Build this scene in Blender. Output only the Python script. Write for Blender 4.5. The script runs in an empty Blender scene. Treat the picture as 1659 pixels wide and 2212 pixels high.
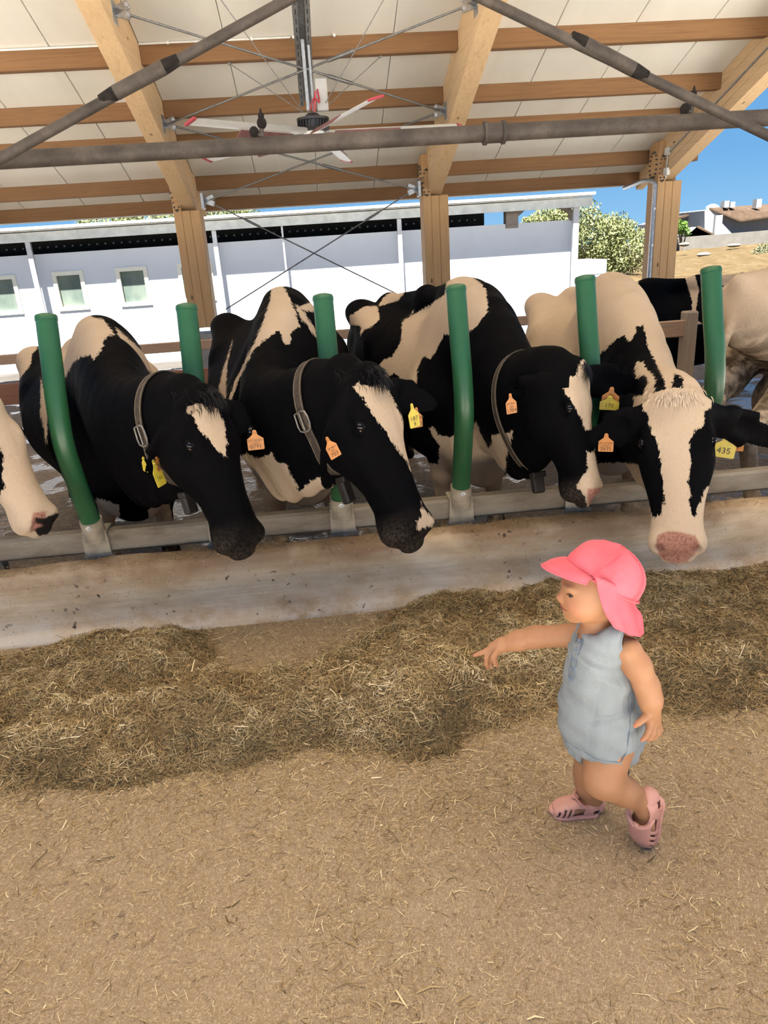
import bpy, math, random
import numpy as np
from mathutils import Vector, Matrix

random.seed(7)
RNG = np.random.default_rng(7)
S = bpy.context.scene
COL = S.collection

# ---------------------------------------------------------------- camera
CAM = np.array([0.0, 0.0, 1.6])
IMG_W, IMG_H, FPX = 1659.0, 2212.0, 1534.0


def cam_axes(yaw, pitch, roll):
    y, p, r = np.radians([yaw, pitch, roll])
    f = np.array([np.sin(y) * np.cos(p), np.cos(y) * np.cos(p), -np.sin(p)])
    rt = np.array([np.cos(y), -np.sin(y), 0.0])
    d = np.cross(f, rt)
    return np.array([np.cos(r) * rt + np.sin(r) * d, -np.sin(r) * rt + np.cos(r) * d, f])


AX = cam_axes(4.4, 20.5, 3.8)
cam_data = bpy.data.cameras.new('camera')
cam_data.sensor_fit = 'VERTICAL'
cam_data.sensor_height = 24.0
cam_data.lens = 24.0 * FPX / IMG_H
cam_data.clip_end = 500
cam = bpy.data.objects.new('camera', cam_data)
COL.objects.link(cam)
m = Matrix.Identity(4)
for i in range(3):
    m[i][0], m[i][1], m[i][2], m[i][3] = AX[0][i], -AX[1][i], -AX[2][i], CAM[i]
cam.matrix_world = m
S.camera = cam

# ---------------------------------------------------------------- sky, sun, exposure
S.view_settings.view_transform = 'Standard'
S.view_settings.look = 'None'
S.view_settings.exposure = 1.38
S.view_settings.gamma = 1.0
S.view_settings.use_curve_mapping = False
world = bpy.data.worlds.new('sky')
S.world = world
world.use_nodes = True
wn = world.node_tree
wn.nodes.clear()
w_out = wn.nodes.new('ShaderNodeOutputWorld')
w_bg = wn.nodes.new('ShaderNodeBackground')
w_tc = wn.nodes.new('ShaderNodeTexCoord')
w_sep = wn.nodes.new('ShaderNodeSeparateXYZ')
w_ramp = wn.nodes.new('ShaderNodeValToRGB')
wn.links.new(w_tc.outputs['Generated'], w_sep.inputs[0])
wn.links.new(w_sep.outputs['Z'], w_ramp.inputs[0])
w_el = w_ramp.color_ramp.elements
w_el.new(.08)
w_el.new(.35)
for e, (p_, c_) in zip(w_el, [(0.0, (.19, .38, .58)), (.08, (.115, .29, .53)), (.35, (.065, .19, .42)), (1.0, (.035, .11, .30))]):
    e.position = p_
    e.color = (*c_, 1)
w_bg.inputs['Strength'].default_value = 0.60
wn.links.new(w_ramp.outputs[0], w_bg.inputs[0])
wn.links.new(w_bg.outputs[0], w_out.inputs[0])

sun_data = bpy.data.lights.new('sun', 'SUN')
sun_data.energy = 14.0
sun_data.angle = math.radians(0.55)
sun_data.color = (1.0, 0.955, 0.89)
sun = bpy.data.objects.new('sun', sun_data)
COL.objects.link(sun)
SUN_EL, SUN_AZ = math.radians(65), math.radians(-14)      # from behind the camera, a little to the left
sd = Vector((math.sin(SUN_AZ) * math.cos(SUN_EL), -math.cos(SUN_AZ) * math.cos(SUN_EL), math.sin(SUN_EL)))
sun.rotation_euler = sd.to_track_quat('Z', 'Y').to_euler()
sun.location = (0, -20, 30)


ALLEY_Z = -0.06


# ---------------------------------------------------------------- measuring helpers
def ray(x, y):
    return AX.T @ np.array([(x - IMG_W / 2) / FPX, (y - IMG_H / 2) / FPX, 1.0])


def at(x, y, Y):
    """world point on the plane at distance Y seen at photo position x, y"""
    d = ray(x, y)
    return CAM + d * (Y / d[1])


def atz(x, y, Z):
    d = ray(x, y)
    return CAM + d * ((Z - CAM[2]) / d[2])


def pix(P):
    c = (np.asarray(P, float) - CAM) @ AX.T
    return np.stack([FPX * c[..., 0] / c[..., 2] + IMG_W / 2, FPX * c[..., 1] / c[..., 2] + IMG_H / 2], -1)


# ---------------------------------------------------------------- object helpers
def tag(o, label=None, cat=None, group=None, kind=None):
    if label: o['label'] = label
    if cat: o['category'] = cat
    if group: o['group'] = group
    if kind: o['kind'] = kind
    return o


def empty(name, loc, label=None, cat=None, group=None, kind=None):
    o = bpy.data.objects.new(name, None)
    COL.objects.link(o)
    o.location = [float(v) for v in loc]
    o.empty_display_size = 0.1
    return tag(o, label, cat, group, kind)


def base_of(parent):
    p = Vector((0, 0, 0))
    while parent is not None:
        p = p + parent.location
        parent = parent.parent
    return np.array(p)


def smooth_mesh(me, angle=40):
    me.polygons.foreach_set('use_smooth', np.ones(len(me.polygons), bool))
    if angle is not None:
        me.set_sharp_from_angle(angle=math.radians(angle))


def mesh_np(name, V, F, mats, parent=None, loc=None, smooth=None, flat=False):
    """V (n,3) world coordinates, F (m,k) or list of faces; origin at loc, stored relative to parent"""
    V = np.asarray(V, float)
    if loc is None:
        loc = np.zeros(3) if parent is None else base_of(parent)
    loc = np.asarray(loc, float)
    me = bpy.data.meshes.new(name)
    if isinstance(F, np.ndarray):
        k = F.shape[1]
        me.vertices.add(len(V))
        me.vertices.foreach_set('co', (V - loc).astype(np.float32).ravel())
        me.loops.add(F.size)
        me.loops.foreach_set('vertex_index', F.astype(np.int32).ravel())
        me.polygons.add(len(F))
        me.polygons.foreach_set('loop_start', np.arange(0, F.size, k, dtype=np.int32))
        me.polygons.foreach_set('loop_total', np.full(len(F), k, dtype=np.int32))
        me.update(calc_edges=True)
    else:
        me.from_pydata([tuple(v) for v in (V - loc)], [], F)
        me.update()
    for mm in (mats if isinstance(mats, (list, tuple)) else [mats]):
        me.materials.append(mm)
    if smooth is not None:
        smooth_mesh(me, smooth if smooth < 180 else None)
    o = bpy.data.objects.new(name, me)
    COL.objects.link(o)
    if parent is not None:
        o.parent = parent
        o.location = loc - base_of(parent)
    else:
        o.location = loc
    return o


def attr(o, name, vals):
    a = o.data.attributes.new(name, 'FLOAT', 'POINT')
    a.data.foreach_set('value', np.asarray(vals, np.float32))


def copy_tree(o, parent=None):
    c = o.copy()
    COL.objects.link(c)
    c.parent = parent
    for ch in list(o.children):
        copy_tree(ch, c)
    return c


def unit(v):
    v = np.asarray(v, float)
    return v / np.linalg.norm(v)


def frame_for(d):
    d = unit(d)
    h = np.array([0, 0, 1.0]) if abs(d[2]) < 0.9 else np.array([1.0, 0, 0])
    a = unit(np.cross(h, d))
    return a, np.cross(d, a)


class MB:
    """collects shapes; build() links them as one mesh object"""

    def __init__(self):
        self.v, self.f = [], []

    def add(self, V, F):
        n = len(self.v)
        self.v.extend([tuple(map(float, p)) for p in V])
        self.f.extend([tuple(n + i for i in q) for q in F])
        return self

    def box(self, lo, hi, bev=0.0):
        lo, hi = np.minimum(lo, hi), np.maximum(lo, hi)
        return self.obox((np.asarray(lo) + hi) / 2, np.eye(3), (np.asarray(hi) - lo) / 2, bev)

    def obox(self, c, axes, half, bev=0.0):
        c, axes, half = np.asarray(c, float), np.asarray(axes, float), np.asarray(half, float)
        b = min(bev, 0.45 * half.min())
        if b <= 0:
            P = [(x, y, z) for x in (-1, 1) for y in (-1, 1) for z in (-1, 1)]
            V = [c + (np.array(p) * half) @ axes for p in P]
            F = [(0, 1, 3, 2), (4, 6, 7, 5), (0, 4, 5, 1), (2, 3, 7, 6), (0, 2, 6, 4), (1, 5, 7, 3)]
            return self.add(V, F)
        V, idx = [], {}
        for sx in (-1, 1):
            for sy in (-1, 1):
                for sz in (-1, 1):
                    s = np.array([sx, sy, sz])
                    for ax in range(3):
                        p = s * (half - b)
                        p[ax] = s[ax] * half[ax]
                        idx[(sx, sy, sz, ax)] = len(V)
                        V.append(c + p @ axes)
        F = []
        for ax in range(3):
            o1, o2 = (ax + 1) % 3, (ax + 2) % 3
            for s in (-1, 1):
                q = []
                for a, bb in ((-1, -1), (1, -1), (1, 1), (-1, 1)):
                    k = [0, 0, 0]
                    k[ax], k[o1], k[o2] = s, a, bb
                    q.append(idx[(*k, ax)])
                F.append(tuple(q if s > 0 else q[::-1]))
            for a in (-1, 1):
                for bb in (-1, 1):
                    k0, k1 = [0, 0, 0], [0, 0, 0]
                    k0[ax], k1[ax] = -1, 1
                    for k in (k0, k1):
                        k[o1], k[o2] = a, bb
                    q = (idx[(*k0, o1)], idx[(*k1, o1)], idx[(*k1, o2)], idx[(*k0, o2)])
                    F.append(q if a * bb < 0 else q[::-1])
        for sx in (-1, 1):
            for sy in (-1, 1):
                for sz in (-1, 1):
                    q = tuple(idx[(sx, sy, sz, a)] for a in range(3))
                    F.append(q if sx * sy * sz > 0 else q[::-1])
        return self.add(V, F)

    def beam(self, a, b, w, h, up=(0, 0, 1), bev=0.0):
        a, b = np.asarray(a, float), np.asarray(b, float)
        d = unit(b - a)
        s = unit(np.cross(d, up))
        u = np.cross(s, d)
        return self.obox((a + b) / 2, np.array([d, s, u]), (np.linalg.norm(b - a) / 2, w / 2, h / 2), bev)

    def tube(self, pts, r, n=12, cap=True, flat=1.0):
        pts = [np.asarray(p, float) for p in pts]
        rr = list(r) if hasattr(r, '__len__') else [r] * len(pts)
        V, F = [], []
        ref = None
        for i, p in enumerate(pts):
            d = unit(pts[min(i + 1, len(pts) - 1)] - pts[max(i - 1, 0)])
            if ref is None:
                a, b = frame_for(d)
            else:
                a = unit(ref - d * np.dot(ref, d))
                b = np.cross(d, a)
            ref = a
            for k in range(n):
                t = 2 * math.pi * k / n
                V.append(p + rr[i] * (math.cos(t) * a + flat * math.sin(t) * b))
        for i in range(len(pts) - 1):
            for k in range(n):
                k2 = (k + 1) % n
                F.append((i * n + k, i * n + k2, (i + 1) * n + k2, (i + 1) * n + k))
        if cap:
            F.append(tuple(range(n))[::-1])
            F.append(tuple((len(pts) - 1) * n + k for k in range(n)))
        return self.add(V, F)

    def lathe(self, c, axis, prof, n=20):
        """prof: list of (distance along axis, radius)"""
        c, axis = np.asarray(c, float), unit(axis)
        a, b = frame_for(axis)
        V, F = [], []
        for (t, r) in prof:
            for k in range(n):
                q = 2 * math.pi * k / n
                V.append(c + axis * t + r * (math.cos(q) * a + math.sin(q) * b))
        m_ = len(prof)
        for i in range(m_ - 1):
            for k in range(n):
                k2 = (k + 1) % n
                F.append((i * n + k, i * n + k2, (i + 1) * n + k2, (i + 1) * n + k))
        F.append(tuple(range(n))[::-1])
        F.append(tuple((m_ - 1) * n + k for k in range(n)))
        return self.add(V, F)

    def ball(self, c, rad, n=14, m_=9, axes=None):
        c = np.asarray(c, float)
        rad = np.asarray(rad if hasattr(rad, '__len__') else (rad,) * 3, float)
        axes = np.eye(3) if axes is None else np.asarray(axes)
        V, F = [], []
        for i in range(1, m_):
            th = math.pi * i / m_
            for k in range(n):
                ph = 2 * math.pi * k / n
                V.append(c + (rad * np.array([math.sin(th) * math.cos(ph), math.sin(th) * math.sin(ph), math.cos(th)])) @ axes)
        top, bot = len(V), len(V) + 1
        V += [c + np.array([0, 0, rad[2]]) @ axes, c - np.array([0, 0, rad[2]]) @ axes]
        for i in range(m_ - 2):
            for k in range(n):
                k2 = (k + 1) % n
                F.append((i * n + k, (i + 1) * n + k, (i + 1) * n + k2, i * n + k2))
        for k in range(n):
            k2 = (k + 1) % n
            F.append((top, k, k2))
            F.append((bot, (m_ - 2) * n + k2, (m_ - 2) * n + k))
        return self.add(V, F)

    def prism(self, poly, o, ux, uy, un, depth):
        """flat outline poly (list of 2-d points) in frame o, ux, uy, extruded by depth along un"""
        o, ux, uy, un = (np.asarray(q, float) for q in (o, ux, uy, un))
        n = len(poly)
        V = [o + ux * p[0] + uy * p[1] for p in poly] + [o + ux * p[0] + uy * p[1] + un * depth for p in poly]
        F = [tuple(range(n))[::-1], tuple(range(n, 2 * n))]
        for k in range(n):
            k2 = (k + 1) % n
            F.append((k, k2, n + k2, n + k))
        return self.add(V, F)

    def build(self, name, mat_, parent=None, loc=None, smooth=None):
        if loc is None and parent is None:
            V = np.array(self.v)
            loc = np.array([V[:, 0].mean(), V[:, 1].mean(), V[:, 2].min()])
        return mesh_np(name, self.v, self.f, mat_, parent, loc, smooth)


# ---------------------------------------------------------------- materials
class NT:
    def __init__(self, name):
        self.m = bpy.data.materials.new(name)
        self.m.use_nodes = True
        self.t = self.m.node_tree
        self.bsdf = self.t.nodes['Principled BSDF']
        self.tc = self.t.nodes.new('ShaderNodeTexCoord')

    def n(self, typ, **kw):
        nd = self.t.nodes.new(typ)
        for k, v in kw.items():
            setattr(nd, k, v)
        return nd

    def link(self, a, b):
        self.t.links.new(a, b)

    def setin(self, sock, v):
        if hasattr(v, 'is_output') or isinstance(v, bpy.types.NodeSocket):
            self.link(v, sock)
        else:
            sock.default_value = v

    def coords(self, scale=(1, 1, 1), rot=(0, 0, 0), src='Object'):
        mp = self.n('ShaderNodeMapping')
        mp.inputs['Scale'].default_value = scale
        mp.inputs['Rotation'].default_value = rot
        self.link(self.tc.outputs[src], mp.inputs['Vector'])
        return mp.outputs[0]

    def turned(self, angle, scale):
        """coordinates turned about z first, then stretched"""
        a = self.coords((1, 1, 1), (0, 0, angle))
        mp = self.n('ShaderNodeMapping')
        mp.inputs['Scale'].default_value = scale
        self.link(a, mp.inputs['Vector'])
        return mp.outputs[0]

    def noise(self, vec, scale=5.0, detail=4.0, rough=0.55, dist=0.0):
        nd = self.n('ShaderNodeTexNoise')
        self.link(vec, nd.inputs['Vector'])
        nd.inputs['Scale'].default_value = scale
        nd.inputs['Detail'].default_value = detail
        nd.inputs['Roughness'].default_value = rough
        nd.inputs['Distortion'].default_value = dist
        return nd.outputs[0]

    def voronoi(self, vec, scale, feature='F1'):
        nd = self.n('ShaderNodeTexVoronoi')
        nd.feature = feature
        self.link(vec, nd.inputs['Vector'])
        nd.inputs['Scale'].default_value = scale
        return nd.outputs['Distance']

    def ramp(self, fac, stops):
        nd = self.n('ShaderNodeValToRGB')
        el = nd.color_ramp.elements
        while len(el) < len(stops):
            el.new(0.5)
        for e, (p, c) in zip(el, stops):
            e.position = p
            e.color = (*c, 1) if len(c) == 3 else c
        self.link(fac, nd.inputs[0])
        return nd.outputs[0]

    def mapr(self, fac, a, b, c=0.0, d=1.0):
        nd = self.n('ShaderNodeMapRange')
        for k, v in zip(('From Min', 'From Max', 'To Min', 'To Max'), (a, b, c, d)):
            nd.inputs[k].default_value = v
        self.link(fac, nd.inputs['Value'])
        return nd.outputs[0]

    def mix(self, fac, a, b, mode='MIX'):
        nd = self.n('ShaderNodeMix')
        nd.data_type = 'RGBA'
        nd.blend_type = mode
        self.setin(nd.inputs['Factor'], fac)
        for k, v in (('A', a), ('B', b)):
            s = [q for q in nd.inputs if q.name == k and q.type == 'RGBA'][0]
            self.setin(s, v if not isinstance(v, tuple) else (*v[:3], 1))
        return [q for q in nd.outputs if q.type == 'RGBA'][0]

    def math(self, op, a, b=0.0, clamp=False):
        nd = self.n('ShaderNodeMath', operation=op, use_clamp=clamp)
        self.setin(nd.inputs[0], a)
        self.setin(nd.inputs[1], b)
        return nd.outputs[0]

    def attr(self, name):
        nd = self.n('ShaderNodeAttribute', attribute_name=name)
        return nd.outputs['Fac']

    def attrc(self, name):
        return self.n('ShaderNodeAttribute', attribute_name=name).outputs['Color']

    def bump(self, h, strength=0.3, dist=0.01):
        nd = self.n('ShaderNodeBump')
        nd.inputs['Strength'].default_value = strength
        nd.inputs['Distance'].default_value = dist
        self.link(h, nd.inputs['Height'])
        self.link(nd.outputs[0], self.bsdf.inputs['Normal'])

    def done(self, color=None, rough=0.6, metal=0.0, spec=0.5, **kw):
        if color is not None:
            self.setin(self.bsdf.inputs['Base Color'], (*color, 1) if isinstance(color, tuple) else color)
        self.setin(self.bsdf.inputs['Roughness'], rough)
        self.bsdf.inputs['Metallic'].default_value = metal
        self.bsdf.inputs['Specular IOR Level'].default_value = spec
        for k, v in kw.items():
            self.setin(self.bsdf.inputs[k], v)
        return self.m


def plain(name, c, rough=0.6, metal=0.0, var=0.12, scale=8.0, spec=0.5, bump=0.0, bscale=60.0, stretch=(1, 1, 1)):
    """a colour with a little procedural unevenness"""
    t = NT(name)
    v = t.coords(stretch)
    f = t.noise(v, scale, 5)
    lo = tuple(x * (1 - var) for x in c)
    hi = tuple(min(1, x * (1 + var)) for x in c)
    col = t.ramp(f, [(0.3, lo), (0.7, hi)])
    if bump:
        t.bump(t.noise(v, bscale, 4), bump, 0.004)
    return t.done(col, rough, metal, spec)


def wood(name, a, b, axis, scale=1.0, rough=0.65):
    """planed timber with grain running along axis 0, 1 or 2"""
    t = NT(name)
    st = [18.0, 18.0, 18.0]
    st[axis] = 0.7
    v = t.coords(tuple(s * scale for s in st))
    f = t.noise(v, 1.6, 6, 0.6, 0.6)
    c1 = t.ramp(f, [(0.25, a), (0.55, b), (0.8, tuple(x * 0.85 for x in a))])
    st2 = [2.2, 2.2, 2.2]
    st2[axis] = 0.9
    k = t.voronoi(t.coords(tuple(st2)), 1.5)
    knot = t.mapr(k, 0.035, 0.06, 1.0, 0.0)
    c2 = t.mix(knot, c1, tuple(x * 0.32 for x in a))
    big = t.noise(t.coords((1, 1, 1)), 1.3, 3)
    c3 = t.mix(t.mapr(big, 0.4, 0.7, 0.0, 0.35), c2, tuple(x * 0.7 for x in b))
    t.bump(f, 0.15, 0.003)
    return t.done(c3, rough, 0, 0.3)


# ---------------------------------------------------------------- smooth-blended solids (for bodies)
class Seg:
    """tapered limb piece from a to b with an elliptical section; u is the direction of the first half-axis"""

    def __init__(self, a, b, r1, r2, u=None, k=0.03, sub=False):
        self.a, self.b = np.asarray(a, float), np.asarray(b, float)
        r1 = r1 if hasattr(r1, '__len__') else (r1, r1)
        r2 = r2 if hasattr(r2, '__len__') else (r2, r2)
        self.r1, self.r2 = np.array(r1, float), np.array(r2, float)
        d = self.b - self.a
        self.L = max(np.linalg.norm(d), 1e-6)
        self.d = d / self.L
        u = frame_for(self.d)[0] if u is None else np.asarray(u, float)
        self.u = unit(u - self.d * np.dot(u, self.d))
        self.v = np.cross(self.d, self.u)
        self.k, self.sub = k, sub

    def __call__(self, P):
        q = P - self.a.astype(np.float32)
        t = q @ self.d.astype(np.float32)
        tc = np.clip(t, 0, self.L)
        w = tc / self.L
        ru = self.r1[0] + (self.r2[0] - self.r1[0]) * w
        rv = self.r1[1] + (self.r2[1] - self.r1[1]) * w
        rm = np.minimum(ru, rv)
        x = (q @ self.u.astype(np.float32)) / ru
        y = (q @ self.v.astype(np.float32)) / rv
        z = (t - tc) / rm
        return (np.sqrt(x * x + y * y + z * z) - 1) * rm

    def box(self):
        r = max(self.r1.max(), self.r2.max())
        return np.minimum(self.a, self.b) - r, np.maximum(self.a, self.b) + r


class Ell:
    """ellipsoid; rows of axes are its directions"""

    def __init__(self, c, r, axes=None, k=0.03, sub=False):
        self.c = np.asarray(c, float)
        self.r = np.array(r if hasattr(r, '__len__') else (r,) * 3, float)
        self.ax = np.eye(3) if axes is None else np.asarray(axes, float)
        self.k, self.sub = k, sub

    def __call__(self, P):
        q = ((P - self.c.astype(np.float32)) @ self.ax.T.astype(np.float32)) / self.r.astype(np.float32)
        return (np.sqrt((q * q).sum(-1)) - 1) * self.r.min()

    def box(self):
        return self.c - self.r.max(), self.c + self.r.max()


class Loft:
    """straight loft along axes[0] from origin c; rows (t, half width, top, bottom, exponent)"""

    def __init__(self, c, axes, rows, k=0.03, sub=False):
        self.c, self.ax = np.asarray(c, float), np.asarray(axes, float)
        self.R = np.array(rows, float)
        self.k, self.sub = k, sub

    def __call__(self, P):
        q = (P - self.c.astype(np.float32)) @ self.ax.T.astype(np.float32)
        R = self.R
        t = np.clip(q[:, 0], R[0, 0], R[-1, 0])
        w = np.interp(t, R[:, 0], R[:, 1])
        a = np.interp(t, R[:, 0], R[:, 2])
        b = np.interp(t, R[:, 0], R[:, 3])
        n = np.interp(t, R[:, 0], R[:, 4])
        h = (a - b) / 2
        x = np.abs(q[:, 1]) / w
        y = np.abs(q[:, 2] - (a + b) / 2) / h
        rm = np.minimum(w, h)
        s = (x ** n + y ** n) ** (1 / n)
        e = (q[:, 0] - t) / rm
        return (np.sqrt(s * s + e * e) - 1) * rm

    def box(self):
        R = self.R
        pts = [self.c + np.array([t, y, z]) @ self.ax for t, w, a, b, _ in R for y in (-w, w) for z in (a, b)]
        r = 0.06
        return np.min(pts, 0) - r, np.max(pts, 0) + r


def blend(prims, P, D=None):
    f = None
    for p in prims:
        d = p(P)
        if f is None:
            f = d
            continue
        k = p.k
        if p.sub:
            h = np.clip(0.5 - 0.5 * (f + d) / k, 0, 1)
            f = f + (-d - f) * h + k * h * (1 - h)
        else:
            h = np.clip(0.5 + 0.5 * (f - d) / k, 0, 1)
            f = f + (d - f) * h - k * h * (1 - h)
    return f


def sdf_mesh(prims, res, extra=None, clip=None):
    """surface of the blended prims as (V, F) on a grid of step res; evaluated only near the surface"""
    B = 8
    lo = np.min([p.box()[0] for p in prims if not p.sub], 0) - 3 * res
    hi = np.max([p.box()[1] for p in prims if not p.sub], 0) + 3 * res
    if clip is not None:
        lo, hi = np.maximum(lo, clip[0]), np.minimum(hi, clip[1])
    nb = np.ceil((hi - lo) / (B * res)).astype(int)
    N = nb * B + 1
    bi = np.stack(np.meshgrid(*[np.arange(n) for n in nb], indexing='ij'), -1).reshape(-1, 3)
    cen = (lo + (bi + 0.5) * B * res).astype(np.float32)
    ext = extra if extra is not None else (lambda P, f: f)
    fc = blend(prims, cen)
    rad = B * res * 0.5 * math.sqrt(3)
    act = np.abs(fc) < rad * 1.15 + 0.02
    G = np.ones(N, np.float32)
    # far blocks: sign only
    big = np.repeat(np.repeat(np.repeat((fc.reshape(nb) > 0), B, 0), B, 1), B, 2)
    G[:-1, :-1, :-1] = np.where(big, 1.0, -1.0)
    ab = bi[act]
    if len(ab) == 0:
        return np.zeros((0, 3)), np.zeros((0, 4), int)
    off = np.stack(np.meshgrid(*[np.arange(B + 1)] * 3, indexing='ij'), -1).reshape(-1, 3)
    f = None
    facen = fc[act]
    cact = cen[act]
    P = (lo + (ab[:, None, :] * B + off[None]) * res).astype(np.float32)
    f = np.full(P.shape[:2], 9.0, np.float32)
    first = True
    for p in prims:
        dc = p(cact)
        k = p.k
        if p.sub:
            sel = -dc > facen - 2.3 * rad - k
        else:
            sel = dc < np.abs(facen) + 2.3 * rad + k
        if not sel.any():
            continue
        Q = P[sel]
        d = p(Q.reshape(-1, 3)).reshape(Q.shape[:2]).astype(np.float32)
        g = f[sel]
        if p.sub:
            h = np.clip(0.5 - 0.5 * (g + d) / k, 0, 1)
            g2 = g + (-d - g) * h + k * h * (1 - h)
        else:
            h = np.clip(0.5 + 0.5 * (g - d) / k, 0, 1)
            g2 = np.where(g > 8, d, g + (d - g) * h - k * h * (1 - h))
        f[sel] = g2
    f = ext(P.reshape(-1, 3), f.reshape(-1)).reshape(f.shape)
    I = ab[:, None, :] * B + off[None]
    G[I[..., 0], I[..., 1], I[..., 2]] = f
    s = G < 0
    c = s[:-1, :-1, :-1].astype(np.int8)
    for dx in (0, 1):
        for dy in (0, 1):
            for dz in (0, 1):
                if dx + dy + dz:
                    c += s[dx:N[0] - 1 + dx, dy:N[1] - 1 + dy, dz:N[2] - 1 + dz]
    cells = np.argwhere((c > 0) & (c < 8))
    idx = np.full(N - 1, -1, np.int32)
    idx[cells[:, 0], cells[:, 1], cells[:, 2]] = np.arange(len(cells))
    acc = np.zeros((len(cells), 3))
    cnt = np.zeros(len(cells))
    corner = [(x, y, z) for x in (0, 1) for y in (0, 1) for z in (0, 1)]
    val = {q: G[cells[:, 0] + q[0], cells[:, 1] + q[1], cells[:, 2] + q[2]] for q in corner}
    for q in corner:
        for ax in range(3):
            if q[ax] == 0:
                r = list(q)
                r[ax] = 1
                a, b = val[q], val[tuple(r)]
                cr = (a < 0) != (b < 0)
                t = np.where(cr, a / np.where(cr, a - b, 1), 0)
                p = np.zeros((len(cells), 3)) + np.array(q)
                p[:, ax] += t
                acc[cr] += p[cr]
                cnt[cr] += 1
    V = lo + (cells + acc / cnt[:, None]) * res
    F = []
    for ax in range(3):
        o1, o2 = (ax + 1) % 3, (ax + 2) % 3
        sl0, sl1 = [slice(None)] * 3, [slice(None)] * 3
        sl0[ax], sl1[ax] = slice(0, N[ax] - 1), slice(1, N[ax])
        ed = s[tuple(sl0)] != s[tuple(sl1)]
        e = np.argwhere(ed)
        e = e[(e[:, o1] > 0) & (e[:, o2] > 0) & (e[:, o1] < N[o1] - 1) & (e[:, o2] < N[o2] - 1)]
        ins = s[tuple(sl0)][e[:, 0], e[:, 1], e[:, 2]]
        q = []
        for (u, w) in ((0, 0), (1, 0), (1, 1), (0, 1)):
            z = e.copy()
            z[:, o1] -= u
            z[:, o2] -= w
            q.append(idx[z[:, 0], z[:, 1], z[:, 2]])
        q = np.stack(q, 1)
        ok = (q >= 0).all(1)
        q, ins = q[ok], ins[ok]
        q[~ins] = q[~ins][:, ::-1]
        F.append(q)
    F = np.concatenate(F)
    # light smoothing along the surface
    for _ in range(2):
        i_ = np.concatenate([F[:, a] for a in range(4) for b in (1, 3)])
        j_ = np.concatenate([F[:, (a + b) % 4] for a in range(4) for b in (1, 3)])
        n_ = np.maximum(np.bincount(i_, minlength=len(V)), 1)
        su = np.stack([np.bincount(i_, V[j_, c_], minlength=len(V)) for c_ in range(3)], 1)
        V = 0.5 * V + 0.5 * su / n_[:, None]
    return V, F


def march_many(prims, O, D, start=0.6, steps=45):
    """surface points reached when coming from O + D * start back towards O (many rays at once)"""
    O = np.asarray(O, float)
    D = np.asarray(D, float)
    D = D / np.linalg.norm(D, axis=1)[:, None]
    lo, hi = np.min(np.minimum(O, O + D * start), 0) - .1, np.max(np.maximum(O, O + D * start), 0) + .1
    near = [p for p in prims if (p.box()[0] < hi).all() and (p.box()[1] > lo).all()]
    t = np.full(len(O), float(start))
    for _ in range(steps):
        f = blend(near, (O + D * t[:, None]).astype(np.float32))
        t = np.where(f > 0.0004, np.maximum(t - np.maximum(f * 0.85, 0.0004), 0), t)
    return O + D * t[:, None]


def march(prims, o, d, start=0.6, steps=45):
    return march_many(prims, [o], [d], start, steps)[0]


def catmull(pts, n=8):
    pts = [np.asarray(p, float) for p in pts]
    P = [2 * pts[0] - pts[1]] + pts + [2 * pts[-1] - pts[-2]]
    out = []
    for i in range(1, len(P) - 2):
        for j in range(n):
            t = j / n
            out.append(0.5 * ((2 * P[i]) + (-P[i - 1] + P[i + 1]) * t + (2 * P[i - 1] - 5 * P[i] + 4 * P[i + 1] - P[i + 2]) * t * t
                              + (-P[i - 1] + 3 * P[i] - 3 * P[i + 1] + P[i + 2]) * t ** 3))
    out.append(pts[-1])
    return out


def poly_sd(P, poly):
    """signed distance of 2-d points to a closed outline, positive inside"""
    poly = np.asarray(poly, float)
    d = np.full(len(P), 1e9)
    ins = np.zeros(len(P), bool)
    for a, b in zip(poly, np.roll(poly, -1, 0)):
        e = b - a
        w = P - a
        t = np.clip((w @ e) / max(e @ e, 1e-9), 0, 1)
        d = np.minimum(d, np.linalg.norm(w - t[:, None] * e, axis=1))
        c = ((a[1] > P[:, 1]) != (b[1] > P[:, 1]))
        with np.errstate(divide='ignore', invalid='ignore'):
            xi = a[0] + (P[:, 1] - a[1]) * e[0] / (e[1] if e[1] else 1e-9)
        ins ^= c & (P[:, 0] < xi)
    return np.where(ins, d, -d)


# ---------------------------------------------------------------- barn shell
YC = 11.0                                   # column line
SL = math.tan(math.radians(20))             # roof falls away from the camera
TIP_Z = 2.233                               # underside of the rafters at the columns
BAY = 3.462
RAFTER_X = [-5.07, -1.61, 1.865, 5.30]
Y_OPEN, Y_EAVE = -3.1, 12.12


def roof_z(Y, up=0.0):
    return TIP_Z + up - SL * (Y - YC)


def on_roof(x, y, up=0.0):
    """point of the plane parallel to the roof, up above the rafter undersides, seen at photo x, y"""
    d = ray(x, y)
    s = (TIP_Z + up + SL * YC - CAM[2]) / (d[2] + SL * d[1])
    return CAM + d * s


M_RAFTER = wood('pale glulam', (0.56, 0.36, 0.19), (0.72, 0.51, 0.30), 1)
M_PURLIN = wood('orange purlin timber', (0.17, 0.082, 0.034), (0.24, 0.125, 0.053), 0)
M_COLUMN = wood('column glulam', (0.46, 0.26, 0.11), (0.60, 0.37, 0.18), 2)
M_FENCE = wood('weathered fence board', (0.27, 0.17, 0.11), (0.42, 0.28, 0.19), 0)
M_FENCE_DARK = wood('stained fence board', (0.17, 0.075, 0.045), (0.26, 0.12, 0.075), 0)
M_FENCE_POST = wood('grey fence post', (0.22, 0.16, 0.12), (0.36, 0.28, 0.21), 2)


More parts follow.
